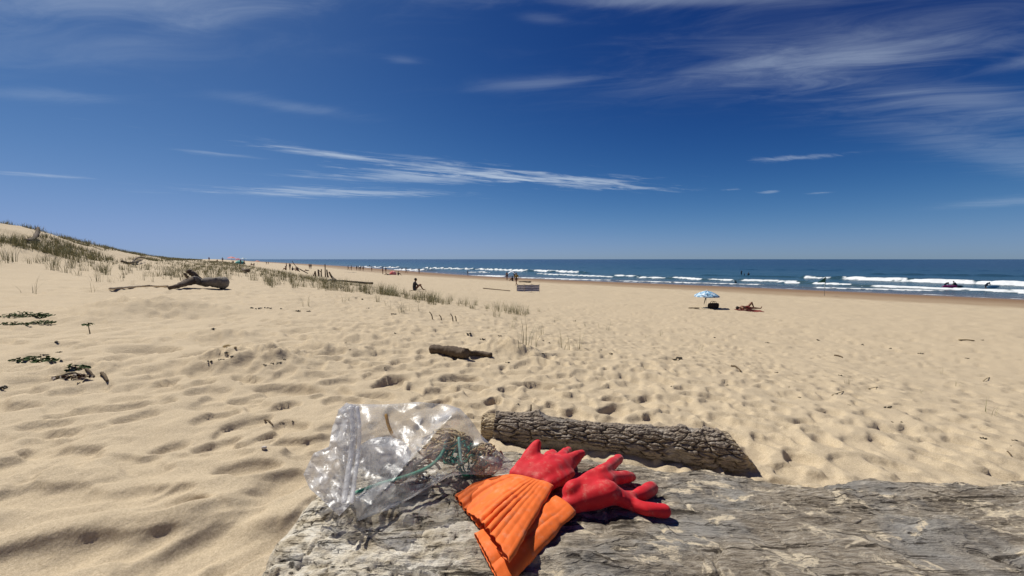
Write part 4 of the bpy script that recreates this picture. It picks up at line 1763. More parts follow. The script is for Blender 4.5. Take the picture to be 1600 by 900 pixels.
SM_ = [scrap_mesh(i) for i in range(7)]
for s_ in SM_:
    s_.materials.append(M['weed'])
SCR = [
    (335, 515, 12, 'dark scrap of dried seaweed on smooth sand below the forked driftwood'),
    (52, 507, 10, None), (68, 555, 10, None), (90, 535, 12, None), (92, 551, 9, None), (4, 607, 22, 'black chunk of driftwood by the shadowed sand ridge'),
    (327, 565, 14, None), (356, 552, 12, None), (362, 558, 11, None), (345, 562, 9, None), (415, 571, 11, None), (437, 568, 12, None), (444, 562, 9, None), (425, 568, 10, None),
    (395, 482, 10, None), (405, 483, 12, None), (418, 482, 12, None), (440, 483, 8, None), (464, 487, 12, None), (482, 487, 9, None),
    (556, 466, 8, None), (567, 468, 7, None), (576, 482, 6, None), (614, 491, 9, None), (618, 521, 7, None), (546, 547, 6, None),
    (733, 522, 12, None), (780, 525, 9, None), (756, 531, 12, None), (794, 567, 8, None), (848, 553, 9, None), (850, 533, 8, None), (858, 536, 8, None),
    (898, 502, 7, None), (938, 547, 6, None), (956, 553, 9, None), (1062, 562, 20, 'black crab-shaped scrap of driftwood on the trampled sand'),
    (1049, 604, 6, None), (1117, 528, 8, None), (1215, 583, 8, None), (1313, 587, 8, None), (1385, 637, 17, 'dark forked scrap on the sand above the right part of the trunk'),
    (1538, 685, 9, None), (1588, 689, 8, None), (1580, 697, 5, None), (1395, 660, 7, None), (1410, 660, 6, None), (1233, 605, 5, None), (1326, 633, 6, None),
    (1250, 621, 5, None), (1137, 602, 5, None), (1030, 560, 5, None), (1279, 532, 9, None), (1537, 532, 6, None), (1347, 539, 8, None), (1390, 545, 8, None),
    (1200, 536, 7, None), (810, 632, 7, 'small round dark stone-like scrap beside the upright twig'), (440, 661, 8, 'curled dark scrap next to the bent twig behind the bag'),
    (458, 659, 8, 'small lacy dark scrap close to the curled one behind the bag'), (600, 575, 6, None), (540, 536, 5, None), (1510, 560, 7, None), (1440, 553, 8, None)]
for i, (px, py, w, lab) in enumerate(SCR):
    b = gp(px, py)
    k = b.y / 600 * w
    o = obj('seaweed_scrap', SM_[i % 7], None, None, b)
    o.scale = (k * .75, k * .75, k * .55)
    o.rotation_euler = (0, 0, random.uniform(-.6, .6))
    tag(o, lab or 'small dark scrap of dried seaweed lying on dry sand', 'seaweed', 'dark seaweed scraps on the sand')

# white shell beside the bag
b = gp(413, 702)
V, F = ico((0, 0, .008), .012, (1.1, .8, .7), 3)
V = [v * (1 + .18 * mnoise.noise(v * 90)) for v in V]
o = obj('shell_fragment', mesh_from('shell_fragment', V, F), plain('shell', (.55, .5, .45), .5, .3, 80), None, b)
tag(o, 'white shell fragment on the sand to the side of the plastic bag', 'shell')

# ------------------------------------------------------------------ plants
def leafy_mesh(seed, n, w, d, h, leaf):
    rg = random.Random(seed)
    V, F = [], []
    for i in range(n):
        a = rg.uniform(0, 6.28)
        q = math.sqrt(rg.random())
        c = Vector((math.cos(a) * q * w, math.sin(a) * q * d, rg.uniform(.15, 1) * h * (1.1 - q * .8)))
        yaw, tilt = rg.uniform(0, 6.28), rg.uniform(-.7, .7)
        m_ = Matrix.Rotation(yaw, 3, 'Z') @ Matrix.Rotation(tilt, 3, 'X') @ Matrix.Rotation(rg.uniform(-.6, .6), 3, 'Y')
        s_ = leaf * rg.uniform(.6, 1.3)
        b_ = len(V)
        for (x, y, z) in ((-1, 0, 0), (-.5, .62, .12), (.45, .66, .1), (1, 0, -.12), (.45, -.66, .1), (-.5, -.62, .12)):
            V.append(c + m_ @ Vector((x, y, z)) * s_)
        F.append((b_, b_ + 1, b_ + 2, b_ + 3))
        F.append((b_, b_ + 3, b_ + 4, b_ + 5))
    return mesh_from('leaves', V, F, False)


PL = [
    (38, 496, .34, .16, .10, 130, 'dark green leafy sea rocket patch sprawling on the sand below the dune', 'largest'),
    (64, 497, .22, .12, .09, 90, 'dark green leafy clump touching the side of the biggest sea rocket patch', ''),
    (66, 506, .18, .08, .06, 60, 'small separate green leafy clump in front of the sea rocket patch', ''),
    (22, 508, .22, .07, .05, 50, 'thin straggling green shoots in front of the biggest sea rocket patch', ''),
    (56, 565, .22, .07, .06, 60, 'low dark straggling plant above the brown leaf scraps', ''),
    (118, 577, .10, .05, .05, 30, 'small clump of dark leaves above the pale stick', ''),
    (112, 591, .14, .05, .04, 34, 'reddish brown withered leaves lying over the pale stick', 'brown')]
M['brown_leaf'] = plain('brown_leaf', (.10, .055, .03), .6, .45, 30)
for i, (px, py, w, d, h, n, lab, nt_) in enumerate(PL):
    b = gp(px, py)
    o = thing('sea_rocket', lab, 'plant', b, group='low leafy plants on the sand')
    obj('leaves', leafy_mesh(50 + i, int(n * 1.8), w, d, h, .016), M['brown_leaf'] if nt_ == 'brown' else M['leaf'], o)
    V, F = [], []
    for k in range(7):
        a = random.uniform(0, 6.28)
        tube_geo([Vector((0, 0, -.01)), Vector((math.cos(a) * w * .5, math.sin(a) * d * .5, h * .4)), Vector((math.cos(a) * w * .7, math.sin(a) * d * .7, h * .3))], [.004, .003, .002], 5, V, F)
    obj('stem', mesh_from('stem', V, F), M['twig'], o)
b = gp(141, 521)
o = thing('seedling', 'single upright seedling with a tuft of leaves on bare sand', 'plant', b)
V, F = [], []
tube_geo([Vector((0, 0, -.02)), Vector((-.01, 0, .05)), Vector((-.015, 0, .13))], [.006, .005, .004], 6, V, F)
obj('stem', mesh_from('stem', V, F), M['twig'], o)
lm = leafy_mesh(90, 16, .06, .04, .05, .022)
obj('leaves', lm, M['leaf'], o, (-.015, 0, .10))

t = NT('marram')
oi = t.n('ShaderNodeObjectInfo')
co = t.coord('Object')
f = t.noise(co, 5, 3, .6)
col = t.ramp(f, [(.3, (.13, .14, .06)), (.5, (.23, .225, .11)), (.7, (.42, .36, .21))])
t.set(Base_Color=col, Roughness=.6, Specular_IOR_Level=.3)
M['marram'] = t.m


def tuft_geo(rg, n, h, spread, lean, wd, V, F, c=Vector((0, 0, 0)), sc=1.0):
    for i in range(n):
        a = rg.uniform(0, 6.283)
        q = spread * math.sqrt(rg.random())
        p = Vector((math.cos(a) * q, math.sin(a) * q, -.02))
        a2 = a + rg.uniform(-.9, .9)
        ln = lean * rg.uniform(.2, 1.2)
        hh = h * rg.uniform(.5, 1.1)
        dx = Vector((math.cos(a2), math.sin(a2), 0))
        side = Vector((-dx.y, dx.x, 0)) * wd * rg.uniform(.6, 1.2)
        b_ = len(V)
        for k in range(4):
            u = k / 3
            cc = p + dx * ln * hh * u * u + Vector((0, 0, hh * (u - .18 * ln * u * u)))
            if k < 3:
                V.append(c + (cc + side * (1 - u * .75)) * sc)
                V.append(c + (cc - side * (1 - u * .75)) * sc)
            else:
                V.append(c + cc * sc)
        F += [(b_, b_ + 1, b_ + 3, b_ + 2), (b_ + 2, b_ + 3, b_ + 5, b_ + 4), (b_ + 4, b_ + 5, b_ + 6)]


TUFTS = []
for i in range(8):
    V, F = [], []
    tuft_geo(random.Random(100 + i), 15 + 2 * i, .42 + .03 * i, .10 + .012 * i, .55 + .08 * (i % 3), .0055, V, F)
    me = mesh_from('tuft', V, F)
    me.materials.append(M['marram'])
    TUFTS.append(me)
SPARSE = []
for i in range(4):
    V, F = [], []
    tuft_geo(random.Random(200 + i), 6 + i, .40, .12, .8, .0045, V, F)
    me = mesh_from('sparse_tuft', V, F)
    me.materials.append(M['marram'])
    SPARSE.append(me)

# where the grass grows, in shore coordinates
spots = []
cand = rng.random((90000, 2))
# dense band below the dune
s_c = 10 + 190 * cand[:45000, 0] ** 1.9
v_c = -7 + 17.5 * cand[:45000, 1]
sgv = np.interp(v_c, [-8, -4.5, -1, 2, 5, 9, 11], [15, 20, 19, 16, 13.5, 10, 9])
seaward = np.interp(s_c, [8, 15, 28, 58, 110, 250], [9.8, 10.4, 9.6, 7.6, 5.2, 4.5])
x_c, y_c = xy(s_c, v_c)
dens = np.clip(.62 + 1.1 * fbm(x_c * .3, y_c * .3, 3), 0, 1)
dens *= sstep(0, 5, s_c - sgv + 1.5 * fbm(x_c * .5, y_c * .5 + 3, 2)) * sstep(0, 1.2, seaward - v_c + .8 * fbm(x_c * .4, y_c * .4, 2))
dens *= np.where(v_c < -2.5, .45, 1)
ok = rng.random(45000) < dens * .15
for s_, v_ in zip(s_c[ok], v_c[ok]):
    spots.append((s_, v_, 0))
# patches on the dune face and crest
s_c = 14 + 260 * cand[45000:, 0] ** 1.6
v_c = -26 + 19.5 * cand[45000:, 1]
x_c, y_c = xy(s_c, v_c)
dens = sstep(-.05, .22, fbm(s_c * .09, v_c * .28 + 60, 3) + .10 * sstep(-11, -15, v_c))
ok = rng.random(45000) < dens * .5
for s_, v_ in zip(s_c[ok], v_c[ok]):
    spots.append((s_, v_, 1))
cand3 = []
for s_, v_, kd in spots:
    x, y = xy(s_, v_)
    if y < 3:
        continue
    if abs(math.atan2(x, y)) > R(60):
        continue
    z = float(gz(x, y))
    d = math.hypot(x, y)
    sc = random.uniform(.65, 1.2) * (1.0 if kd == 0 else 1.25)
    cand3.append((d / sc, x, y, z, sc, kd))
cand3.sort()
# leave the driftwood free
dw = [gp(x, 450) for x in (270, 290, 310, 330, 348)] + [gp(x, 452) for x in (180, 205, 235, 258)]
cand3 = [c for c in cand3 if min((c[1] - q.x) ** 2 + (c[2] - q.y) ** 2 for q in dw) > .2]
NIND = 290
for i, (_, x, y, z, sc, kd) in enumerate(cand3[:NIND]):
    o = obj('marram_tuft', TUFTS[i % 8], None, None, (x, y, z))
    o.rotation_euler = (0, 0, random.uniform(0, 6.28))
    o.scale = (sc,) * 3
    if kd == 0:
        tag(o, 'green marram grass tuft in the sparse band below the dune', 'grass tuft', 'marram tufts in the band')
    else:
        tag(o, 'dark marram grass tuft on the face of the dune', 'grass tuft', 'marram tufts on the dune')
V, F = [], []
rgs = random.Random(5)
for i, (_, x, y, z, sc, kd) in enumerate(cand3[NIND:NIND + 9000]):
    d = math.hypot(x, y)
    tuft_geo(rgs, 9 if d < 60 else 6, .46, .16, .6, .0055 + d * .00013, V, F, Vector((x, y, z)), sc)
o = obj('dune_grass', mesh_from('dune_grass', V, F), M['marram'])
o['kind'] = 'stuff'
tag(o, 'marram grass covering the dune and the band below it in the distance', 'grass')

# lone sparse plants nearer the camera
LONE = [(629, 488, .42, 'T'), (640, 486, .3, 'S'), (657, 487, .3, 'S'), (776, 495, .38, 'T'), (780, 494, .3, 'S'), (478, 478, .35, 'S'), (537, 472, .3, 'S'), (543, 470, .28, 'S'),
        (45, 459, .55, 'S'), (148, 440, .55, 'S'), (156, 440, .5, 'S'), (172, 441, .4, 'S'), (193, 439, .5, 'S'), (222, 438, .5, 'S'), (236, 440, .4, 'S'), (145, 455, .35, 'S'), (208, 446, .3, 'S'),
        (820, 543, .33, 'S'), (824, 540, .45, 'S'), (845, 522, .35, 'S'), (884, 545, .45, 'S'), (893, 546, .3, 'S'), (902, 542, .35, 'S'), (876, 538, .3, 'S'), (773, 517, .25, 'S'),
        (865, 505, .3, 'S'), (872, 501, .25, 'S'), (916, 510, .3, 'S'), (938, 512, .28, 'S'), (955, 509, .25, 'S'), (948, 516, .2, 'S'), (800, 512, .3, 'S'), (805, 500, .28, 'T'), (826, 490, .28, 'T'),
        (842, 487, .26, 'T'), (1030, 525, .25, 'S'), (1036, 523, .2, 'S'), (1010, 528, .18, 'S'), (1093, 547, .2, 'S'), (1473, 585, .22, 'S'), (1492, 602, .2, 'S'), (1546, 646, .22, 'S'), (1325, 600, .14, 'S'),
        (1437, 614, .12, 'S'), (716, 478, .26, 'T'), (736, 482, .24, 'T'), (700, 476, .26, 'T'), (760, 486, .22, 'S'), (810, 480, .25, 'T'), (602, 478, .25, 'S'), (612, 483, .22, 'S'), (590, 472, .28, 'T')]
for i, (px, py, h, kd) in enumerate(LONE):
    b = gp(px, py)
    o = obj('grass_clump', (TUFTS if kd == 'T' else SPARSE)[i % 4], None, None, b)
    o.scale = (h / .42,) * 3
    o.rotation_euler = (0, 0, random.uniform(0, 6.28))
    tag(o, 'clump of thin beach grass blades standing alone on open sand' if kd == 'S' else 'bushy beach grass clump at the ragged edge of the grass band', 'grass clump',
        'lone sparse grass clumps' if kd == 'S' else 'bushy grass clumps at the band edge')

# ------------------------------------------------------------------ people
def body_mesh(name, J, voxel=.024, fat=1.0):
    V, F = [], []

    def cap(a, b, ra, rb):
        n = 5
        P = [Vector(J[a]).lerp(Vector(J[b]), k / (n - 1)) for k in range(n)]
        tube_geo(P, list(np.linspace(ra, rb, n) * fat), 10, V, F, cap=False)
        ico(P[0], ra * fat, (1, 1, 1), 2, V, F)
        ico(P[-1], rb * fat, (1, 1, 1), 2, V, F)
    cap('pelvis', 'waist', .135, .115)
    cap('waist', 'chest', .115, .14)
    cap('chest', 'neck', .12, .055)
    cap('neck', 'head', .05, .06)
    h = Vector(J['head'])
    ico(h, .098, (.85, 1.0, 1.2), 3, V, F)
    fd = Vector(J.get('face', (0, 1, 0))).normalized()
    ico(h + fd * .098 + Vector((0, 0, -.01)), .018, (1, 1, 1.3), 1, V, F)      # nose
    side = fd.cross(Vector((0, 0, 1)))
    for s_ in (-1, 1):
        ico(h + side * s_ * .085, .02, (.6, 1, 1.4), 1, V, F)                  # ears
    for q in 'LR':
        cap('chest', 'sh' + q, .08, .062)
        cap('sh' + q, 'el' + q, .05, .04)
        cap('el' + q, 'ha' + q, .04, .028)
        d = (Vector(J['ha' + q]) - Vector(J['el' + q])).normalized()
        p = Vector(J['ha' + q])
        tube_geo([p, p + d * .05, p + d * .10], [.03, .038, .03], 8, V, F)
        tube_geo([p + d * .11 + Vector((0, .02, 0)), p + d * .17 + Vector((0, .025, -.01))], [.014, .011], 6, V, F)
        tube_geo([p + d * .11, p + d * .18], [.014, .011], 6, V, F)
        tube_geo([p + d * .11 - Vector((0, .02, 0)), p + d * .165 - Vector((0, .025, .01))], [.014, .011], 6, V, F)
        tube_geo([p + d * .04, p + d * .08 + Vector((0, .06, 0))], [.018, .014], 6, V, F)
        cap('pelvis', 'hip' + q, .12, .095)
        cap('hip' + q, 'kn' + q, .09, .06)
        cap('kn' + q, 'an' + q, .06, .037)
        cap('an' + q, 'to' + q, .04, .03)
    return remeshed(name, V, F, voxel, 3)


def wear_mesh(name, J, segs, voxel=.024):
    V, F = [], []
    for a, b, ra, rb in segs:
        P = [Vector(J[a]).lerp(Vector(J[b]), k / 4) for k in range(5)]
        tube_geo(P, list(np.linspace(ra, rb, 5)), 10, V, F, cap=False)
        ico(P[0], ra, (1, 1, 1), 2, V, F)
        ico(P[-1], rb, (1, 1, 1), 2, V, F)
    return remeshed(name, V, F, voxel, 2)


def hair_mesh(J):
    h = Vector(J['head'])
    fd = Vector(J.get('face', (0, 1, 0))).normalized()
    V, F = ico(h + Vector((0, 0, .025)) - fd * .022, .105, (.92, 1.0, 1.1), 3)
    return mesh_from('hair', V, F)


POSE = {}
POSE['stand'] = dict(pelvis=(0, 0, .93), waist=(0, 0, 1.08), chest=(0, 0, 1.30), neck=(0, .01, 1.47), head=(0, .03, 1.61), shL=(-.19, 0, 1.40), shR=(.19, 0, 1.40), elL=(-.25, .0, 1.12), elR=(.25, 0, 1.12),
                     haL=(-.24, .08, .90), haR=(.24, .08, .90), hipL=(-.09, 0, .88), hipR=(.09, 0, .88), knL=(-.10, .03, .48), knR=(.11, .02, .48), anL=(-.11, 0, .07), anR=(.12, 0, .07), toL=(-.13, .17, .04), toR=(.14, .17, .04))
POSE['walk'] = dict(POSE['stand'], knL=(-.09, .22, .50), anL=(-.09, .30, .08), toL=(-.09, .47, .05), knR=(.09, -.05, .48), anR=(.09, -.33, .12), toR=(.09, -.2, .05), elL=(-.24, -.14, 1.14), haL=(-.22, -.12, .92), elR=(.24, .1, 1.14), haR=(.22, .26, .98))
POSE['bend'] = dict(POSE['stand'], waist=(0, .10, 1.05), chest=(0, .30, 1.18), neck=(0, .44, 1.24), head=(0, .56, 1.27), shL=(-.19, .36, 1.2), shR=(.19, .36, 1.2), elL=(-.2, .45, .95), elR=(.2, .45, .95), haL=(-.18, .58, .75), haR=(.18, .58, .75))
POSE['sit'] = dict(pelvis=(0, 0, .13), waist=(0, -.03, .30), chest=(0, .02, .54), neck=(0, .06, .70), head=(0, .10, .84), shL=(-.19, .03, .63), shR=(.19, .03, .63), elL=(-.24, .2, .42), elR=(.24, .2, .42),
                   haL=(-.14, .40, .46), haR=(.14, .40, .46), hipL=(-.1, .04, .12), hipR=(.1, .04, .12), knL=(-.13, .40, .46), knR=(.13, .40, .46), anL=(-.12, .62, .07), anR=(.12, .62, .07), toL=(-.12, .8, .04), toR=(.12, .8, .04))
POSE['lie'] = dict(pelvis=(0, 0, .13), waist=(0, -.18, .13), chest=(0, -.42, .15), neck=(0, -.60, .13), head=(0, -.75, .13), face=(0, 0, 1), shL=(-.19, -.50, .12), shR=(.19, -.50, .12), elL=(-.30, -.26, .07), elR=(.30, -.26, .07),
                   haL=(-.28, -.02, .05), haR=(.28, -.02, .05), hipL=(-.1, .05, .12), hipR=(.1, .05, .12), knL=(-.12, .38, .46), knR=(.10, .45, .12), anL=(-.12, .58, .06), anR=(.10, .88, .08), toL=(-.12, .76, .04), toR=(.14, .92, .2))
POSE['crouch'] = dict(pelvis=(0, 0, .32), waist=(0, .06, .46), chest=(0, .22, .66), neck=(0, .33, .80), head=(0, .42, .92), shL=(-.19, .25, .75), shR=(.19, .25, .75), elL=(-.22, .42, .52), elR=(.22, .42, .52),
                      haL=(-.12, .58, .36), haR=(.12, .58, .36), hipL=(-.1, .02, .3), hipR=(.1, .02, .3), knL=(-.15, .42, .48), knR=(.15, .42, .48), anL=(-.13, .12, .07), anR=(.13, .12, .07), toL=(-.13, .3, .04), toR=(.13, .3, .04))
POSE['prone'] = dict(pelvis=(0, 0, .14), waist=(0, .16, .15), chest=(0, .40, .24), neck=(0, .54, .36), head=(0, .62, .48), shL=(-.19, .44, .28), shR=(.19, .44, .28), elL=(-.28, .55, .12), elR=(.28, .55, .12),
                     haL=(-.2, .72, .06), haR=(.2, .72, .06), hipL=(-.09, -.05, .13), hipR=(.09, -.05, .13), knL=(-.1, -.46, .1), knR=(.1, -.46, .1), anL=(-.1, -.86, .1), anR=(.1, -.86, .1), toL=(-.1, -1.0, .06), toR=(.1, -1.0, .06))
BODY = {k: body_mesh('body', J) for k, J in POSE.items()}
HAIR = {k: hair_mesh(J) for k, J in POSE.items()}
SHORTS = {k: wear_mesh('shorts', J, [('pelvis', 'waist', .148, .125), ('pelvis', 'hipL', .13, .108), ('pelvis', 'hipR', .13, .108)]) for k, J in POSE.items()}
SUIT = {k: wear_mesh('wetsuit', J, [('pelvis', 'waist', .148, .128), ('waist', 'chest', .128, .152), ('chest', 'shL', .10, .078), ('chest', 'shR', .10, .078), ('shL', 'elL', .064, .052), ('shR', 'elR', .064, .052),
                                    ('pelvis', 'hipL', .13, .105), ('pelvis', 'hipR', .13, .105), ('hipL', 'knL', .102, .072), ('hipR', 'knR', .102, .072)]) for k, J in POSE.items() if k in ('stand', 'crouch', 'prone', 'walk', 'bend')}
SHIRT = {k: wear_mesh('shirt', J, [('pelvis', 'waist', .145, .130), ('waist', 'chest', .130, .155), ('chest', 'shL', .10, .078), ('chest', 'shR', .10, .078), ('shL', 'elL', .066, .056), ('shR', 'elR', .066, .056)]) for k, J in POSE.items()}
CM = {}


def cloth(c):
    if c not in CM:
        CM[c] = plain('cloth_%d' % len(CM), c, .8, .15, 8)
    return CM[c]


def person(pose, loc, rz, label, wear, colr, group=None, skin='skin_tan', sc=1.0):
    o = thing('person', label, 'person', loc, rz, group)
    o.scale = (sc,) * 3

    def child(name, me, mat):
        c = bpy.data.objects.new(name, me)
        COL.objects.link(c)
        c.parent = o
        if not me.materials:
            me.materials.append(mat)
        c.material_slots[0].link = 'OBJECT'
        c.material_slots[0].material = mat
    child('body', BODY[pose], M[skin])
    child('hair', HAIR[pose], M['hair'])
    if wear == 'suit':
        child('wetsuit', SUIT[pose], cloth(colr))
    else:
        child('shorts', SHORTS[pose], cloth((.03, .035, .06) if wear == 'both' else colr))
        if wear == 'both':
            child('shirt', SHIRT[pose], cloth(colr))
    return o


# the seated sunbather beyond the grass
person('sit', gp(648, 454), R(-70), 'person sitting on the sand with knees drawn up beyond the grass', 'both', (.03, .03, .04), sc=1.05)
# group with the white canopy behind the windbreak
person('stand', gp(792, 438), R(20), 'standing person in swimwear beside the white sun canopy', 'shorts', (.05, .02, .03))
person('stand', gp(804, 437.5), R(-40), 'standing person partly behind the white sun canopy', 'both', (.05, .05, .08))
person('sit', gp(801, 439), R(60), 'person sitting under the white sun canopy', 'both', (.02, .02, .025))
person('walk', gp(807, 446), R(150), 'person in a mustard shirt next to the striped windbreak', 'both', (.22, .15, .03))
b = gp(799, 438)
o = thing('sun_canopy', 'small white sun canopy on thin poles near the water', 'canopy', b)
V, F = [], []
n = 7
for i in range(n):
    for j in range(n):
        u, v_ = i / (n - 1), j / (n - 1)
        V.append((-.75 + 1.5 * u, -.6 + 1.2 * v_, 1.25 + .45 * math.sin(u * math.pi) + .12 * math.sin(v_ * 3)))
for i in range(n - 1):
    for j in range(n - 1):
        F.append((i * n + j, (i + 1) * n + j, (i + 1) * n + j + 1, i * n + j + 1))
c_ = obj('cloth', mesh_from('cloth', V, F), cloth((.78, .78, .8)), o)
for x, y in ((-.74, -.58), (.74, -.58), (-.74, .58), (.74, .58)):
    V, F = tube_geo([(x, y, 0), (x, y, 1.28)], [.018, .018], 6)
    obj('pole', mesh_from('pole', V, F), M['metal'], o)
# dark heap near the windbreak
V, F = [], []
for i in range(9):
    ico((-.8 + i * .2, random.uniform(-.1, .1), .06), random.uniform(.15, .24), (1.5, 1, .6), 2, V, F)
o = obj('seaweed_heap', mesh_from('seaweed_heap', V, F), M['weed'], None, gp(820, 441))
tag(o, 'dark heap of washed up seaweed behind the striped windbreak', 'seaweed')

# striped windbreak
b = gp(825, 456)
o = thing('windbreak', 'navy and white striped cloth windbreak standing on wooden stakes', 'windbreak', b)
k = b.y / 600
wdt, hgt = 35 * k, 11.5 * k
NS = 8
t = NT('striped_cloth')
blue = cloth((.035, .04, .11))
white = cloth((.74, .74, .80))
pts = [(-.5, 0.1), (-.17, -.25), (.17, .12), (.5, -.2)]
for st in range(NS):
    V, F = [], []
    nx = 24
    for i in range(nx + 1):
        u = i / nx * 3
        q = min(int(u), 2)
        f = u - q
        x = (pts[q][0] + (pts[q + 1][0] - pts[q][0]) * f) * wdt
        y = (pts[q][1] + (pts[q + 1][1] - pts[q][1]) * f) + .06 * math.sin(f * math.pi)
        sag = -.05 * math.sin(f * math.pi)
        for zf in (st / NS, (st + 1) / NS):
            for dy in (-.004, .004):
                V.append((x, y + dy, .06 + zf * (hgt - .06) + sag * zf))
    for i in range(nx):
        a = i * 4
        for (p, q) in ((0, 2), (3, 1), (2, 3), (1, 0)):
            F.append((a + p, a + q, a + 4 + q, a + 4 + p))
    obj('stripe', mesh_from('stripe', V, F, False), white if st % 2 == 0 else blue, o)
for x, y in pts:
    V, F = tube_geo([(x * wdt, y, -.1), (x * wdt, y, hgt + .08)], [.018, .018], 6)
    obj('stake', mesh_from('stake', V, F), M['pale_wood'], o)

# patterned parasol, bag, towel and sunbather
b = gp(1103, 481)
k = b.y / 600
o = thing('beach_parasol', 'low blue and white leaf patterned beach parasol on a thin pole', 'parasol', b)
V, F = tube_geo([(0, 0, -.1), (0, 0, .6 * 1.25), (.03, 0, 27 * k)], [.016, .016, .014], 8)
obj('pole', mesh_from('pole', V, F), M['metal'], o)
t = NT('leaf_print')
co = t.coord('Object', (1, 1, 1))
vo = t.n('ShaderNodeTexVoronoi')
vo.inputs['Scale'].default_value = 3.4
t.l(t.coord('Object', (1, 1, .6)), vo.inputs['Vector'])
no_ = t.noise(co, 4.5, 3, .6, 1.2)
col = t.ramp(no_, [(.40, (.74, .80, .86)), (.46, (.28, .52, .72)), (.54, (.22, .46, .68)), (.58, (.05, .11, .19)), (.66, (.04, .08, .14)), (.69, (.70, .78, .85))])
t.set(Base_Color=col, Roughness=.7)
M['leaf_print'] = t.m
Rc = 18.8 * k
top = 27 * k
for pnl in range(8):
    V, F = [], []
    a0, a1 = 2 * math.pi * pnl / 8, 2 * math.pi * (pnl + 1) / 8
    nr2, na = 8, 7
    for i in range(nr2):
        q = i / (nr2 - 1)
        for j in range(na):
            f = j / (na - 1)
            a = a0 + (a1 - a0) * f
            chord = math.cos(math.pi / 8) / math.cos((f - .5) * math.pi / 4)
            r_ = Rc * q * (1 - (1 - chord) * .8)
            z = top - .30 * Rc * 1.35 * q ** 1.6 - .02 * q * math.sin(f * math.pi)
            V.append((r_ * math.cos(a) + .03, r_ * math.sin(a), z))
    for i in range(nr2 - 1):
        for j in range(na - 1):
            p = i * na + j
            F.append((p, p + na, p + na + 1, p + 1))
    # small hanging valance
    bidx = len(V)
    for j in range(na):
        x, y, z = V[(nr2 - 1) * na + j]
        V.append((x * 1.005, y * 1.005, z - .07))
    for j in range(na - 1):
        F.append(((nr2 - 1) * na + j, bidx + j, bidx + j + 1, (nr2 - 1) * na + j + 1))
    pm = obj('canopy_panel', mesh_from('canopy_panel', V, F), M['leaf_print'], o)
    V, F = tube_geo([(.03, 0, top - .03), (.03 + Rc * .5 * math.cos(a0), Rc * .5 * math.sin(a0), top - .165 * Rc), (.03 + Rc * .98 * math.cos(a0), Rc * .98 * math.sin(a0), top - .42 * Rc)], [.006] * 3, 5)
    obj('rib', mesh_from('rib', V, F), M['metal'], o)
V, F = tube_geo([(.03, 0, top - .02), (.03, 0, top + .10)], [.02, .012], 8)
obj('finial', mesh_from('finial', V, F), cloth((.7, .7, .7)), o)
V, F = [], []
ico((-.05, -.03, top - .50), .05, (1, 1, 1.2), 2, V, F)
tube_geo([(-.06, -.03, top - .5), (-.13, -.05, top - .75), (-.17, -.05, top - .95)], [.035, .025, .012], 6, V, F)
obj('hanging_cloth', mesh_from('hanging_cloth', V, F), cloth((.05, .06, .08)), o)
# beach bag
b2 = gp(1114, 482)
o = thing('beach_bag', 'dark brown beach bag with rounded handles beneath the parasol', 'bag', b2, R(10))
V, F = [], []
P_ = []
for z, sx, sy in ((0, .30, .16), (.06, .36, .19), (.22, .38, .19), (.34, .36, .15), (.37, .30, .10)):
    P_.append([(sx * math.copysign(abs(math.cos(a)) ** .6, math.cos(a)) + .1 * z, sy * math.copysign(abs(math.sin(a)) ** .6, math.sin(a)), z) for a in np.linspace(0, 2 * math.pi, 20, endpoint=False)])
for rg_ in P_:
    V += rg_
for i in range(4):
    for j in range(20):
        F.append((i * 20 + j, i * 20 + (j + 1) % 20, (i + 1) * 20 + (j + 1) % 20, (i + 1) * 20 + j))
F.append(tuple(reversed(range(20))))
F.append(tuple(range(80, 100)))
obj('body', mesh_from('body', V, F), cloth((.035, .025, .02)), o)
for y in (-.1, .1):
    V, F = tube_geo(smooth_path([(-.16, y, .34), (-.08, y, .47), (.1, y, .48), (.18, y, .35)], 12), [.016] * 12, 6)
    obj('handle', mesh_from('handle', V, F), cloth((.03, .022, .018)), o)
# mats on the sand
def towel(name, px1, py1, px2, py2, width, colr, label):
    a, b_ = gp(px1, py1), gp(px2, py2)
    d_ = (b_ - a)
    L = d_.length
    d_.normalize()
    sd = Vector((-d_.y, d_.x, 0)).normalized()
    V, F = [], []
    nx, ny = 18, 8
    for lay in (0, 1):
        for i in range(nx):
            for j in range(ny):
                p = a + d_ * L * i / (nx - 1) + sd * width * (j / (ny - 1) - .5)
                z = float(gz(p.x, p.y)) + .012 + .012 * lay + .012 * math.sin(i * 1.7) * math.sin(j * 1.3 + i)
                V.append((p.x - a.x, p.y - a.y, z - a.z))
    for i in range(nx - 1):
        for j in range(ny - 1):
            p = i * ny + j
            F.append((p, p + 1, p + ny + 1, p + ny))
            q = p + nx * ny
            F.append((q, q + ny, q + ny + 1, q + 1))
    o = obj(name, mesh_from(name, V, F), cloth(colr), None, a)
    return tag(o, label, 'towel')


towel('beach_towel', 1097, 482, 1118, 483.5, .7, (.45, .38, .28), 'sand coloured towel laid out under the parasol')
towel('beach_towel', 1150, 484.5, 1190, 486, .9, (.22, .055, .04), 'rust red towel under the sunbather beside the parasol')
o = person('lie', gp(1168, 485) + Vector((0, 0, .05)), R(-82), 'sunbather lying on a red towel with one knee raised', 'shorts', (.20, .04, .03), sc=1.0)
b3 = gp(1085, 482)
V, F = [], []
for i in range(5):
    ico((i * .13 - .3, random.uniform(-.05, .05), .03), .09, (1.3, 1, .5), 2, V, F)
o = obj('seaweed_heap', mesh_from('seaweed_heap', V, F), M['twig'], None, b3)
tag(o, 'low brown seaweed heap on the sand on the open side of the parasol', 'seaweed')

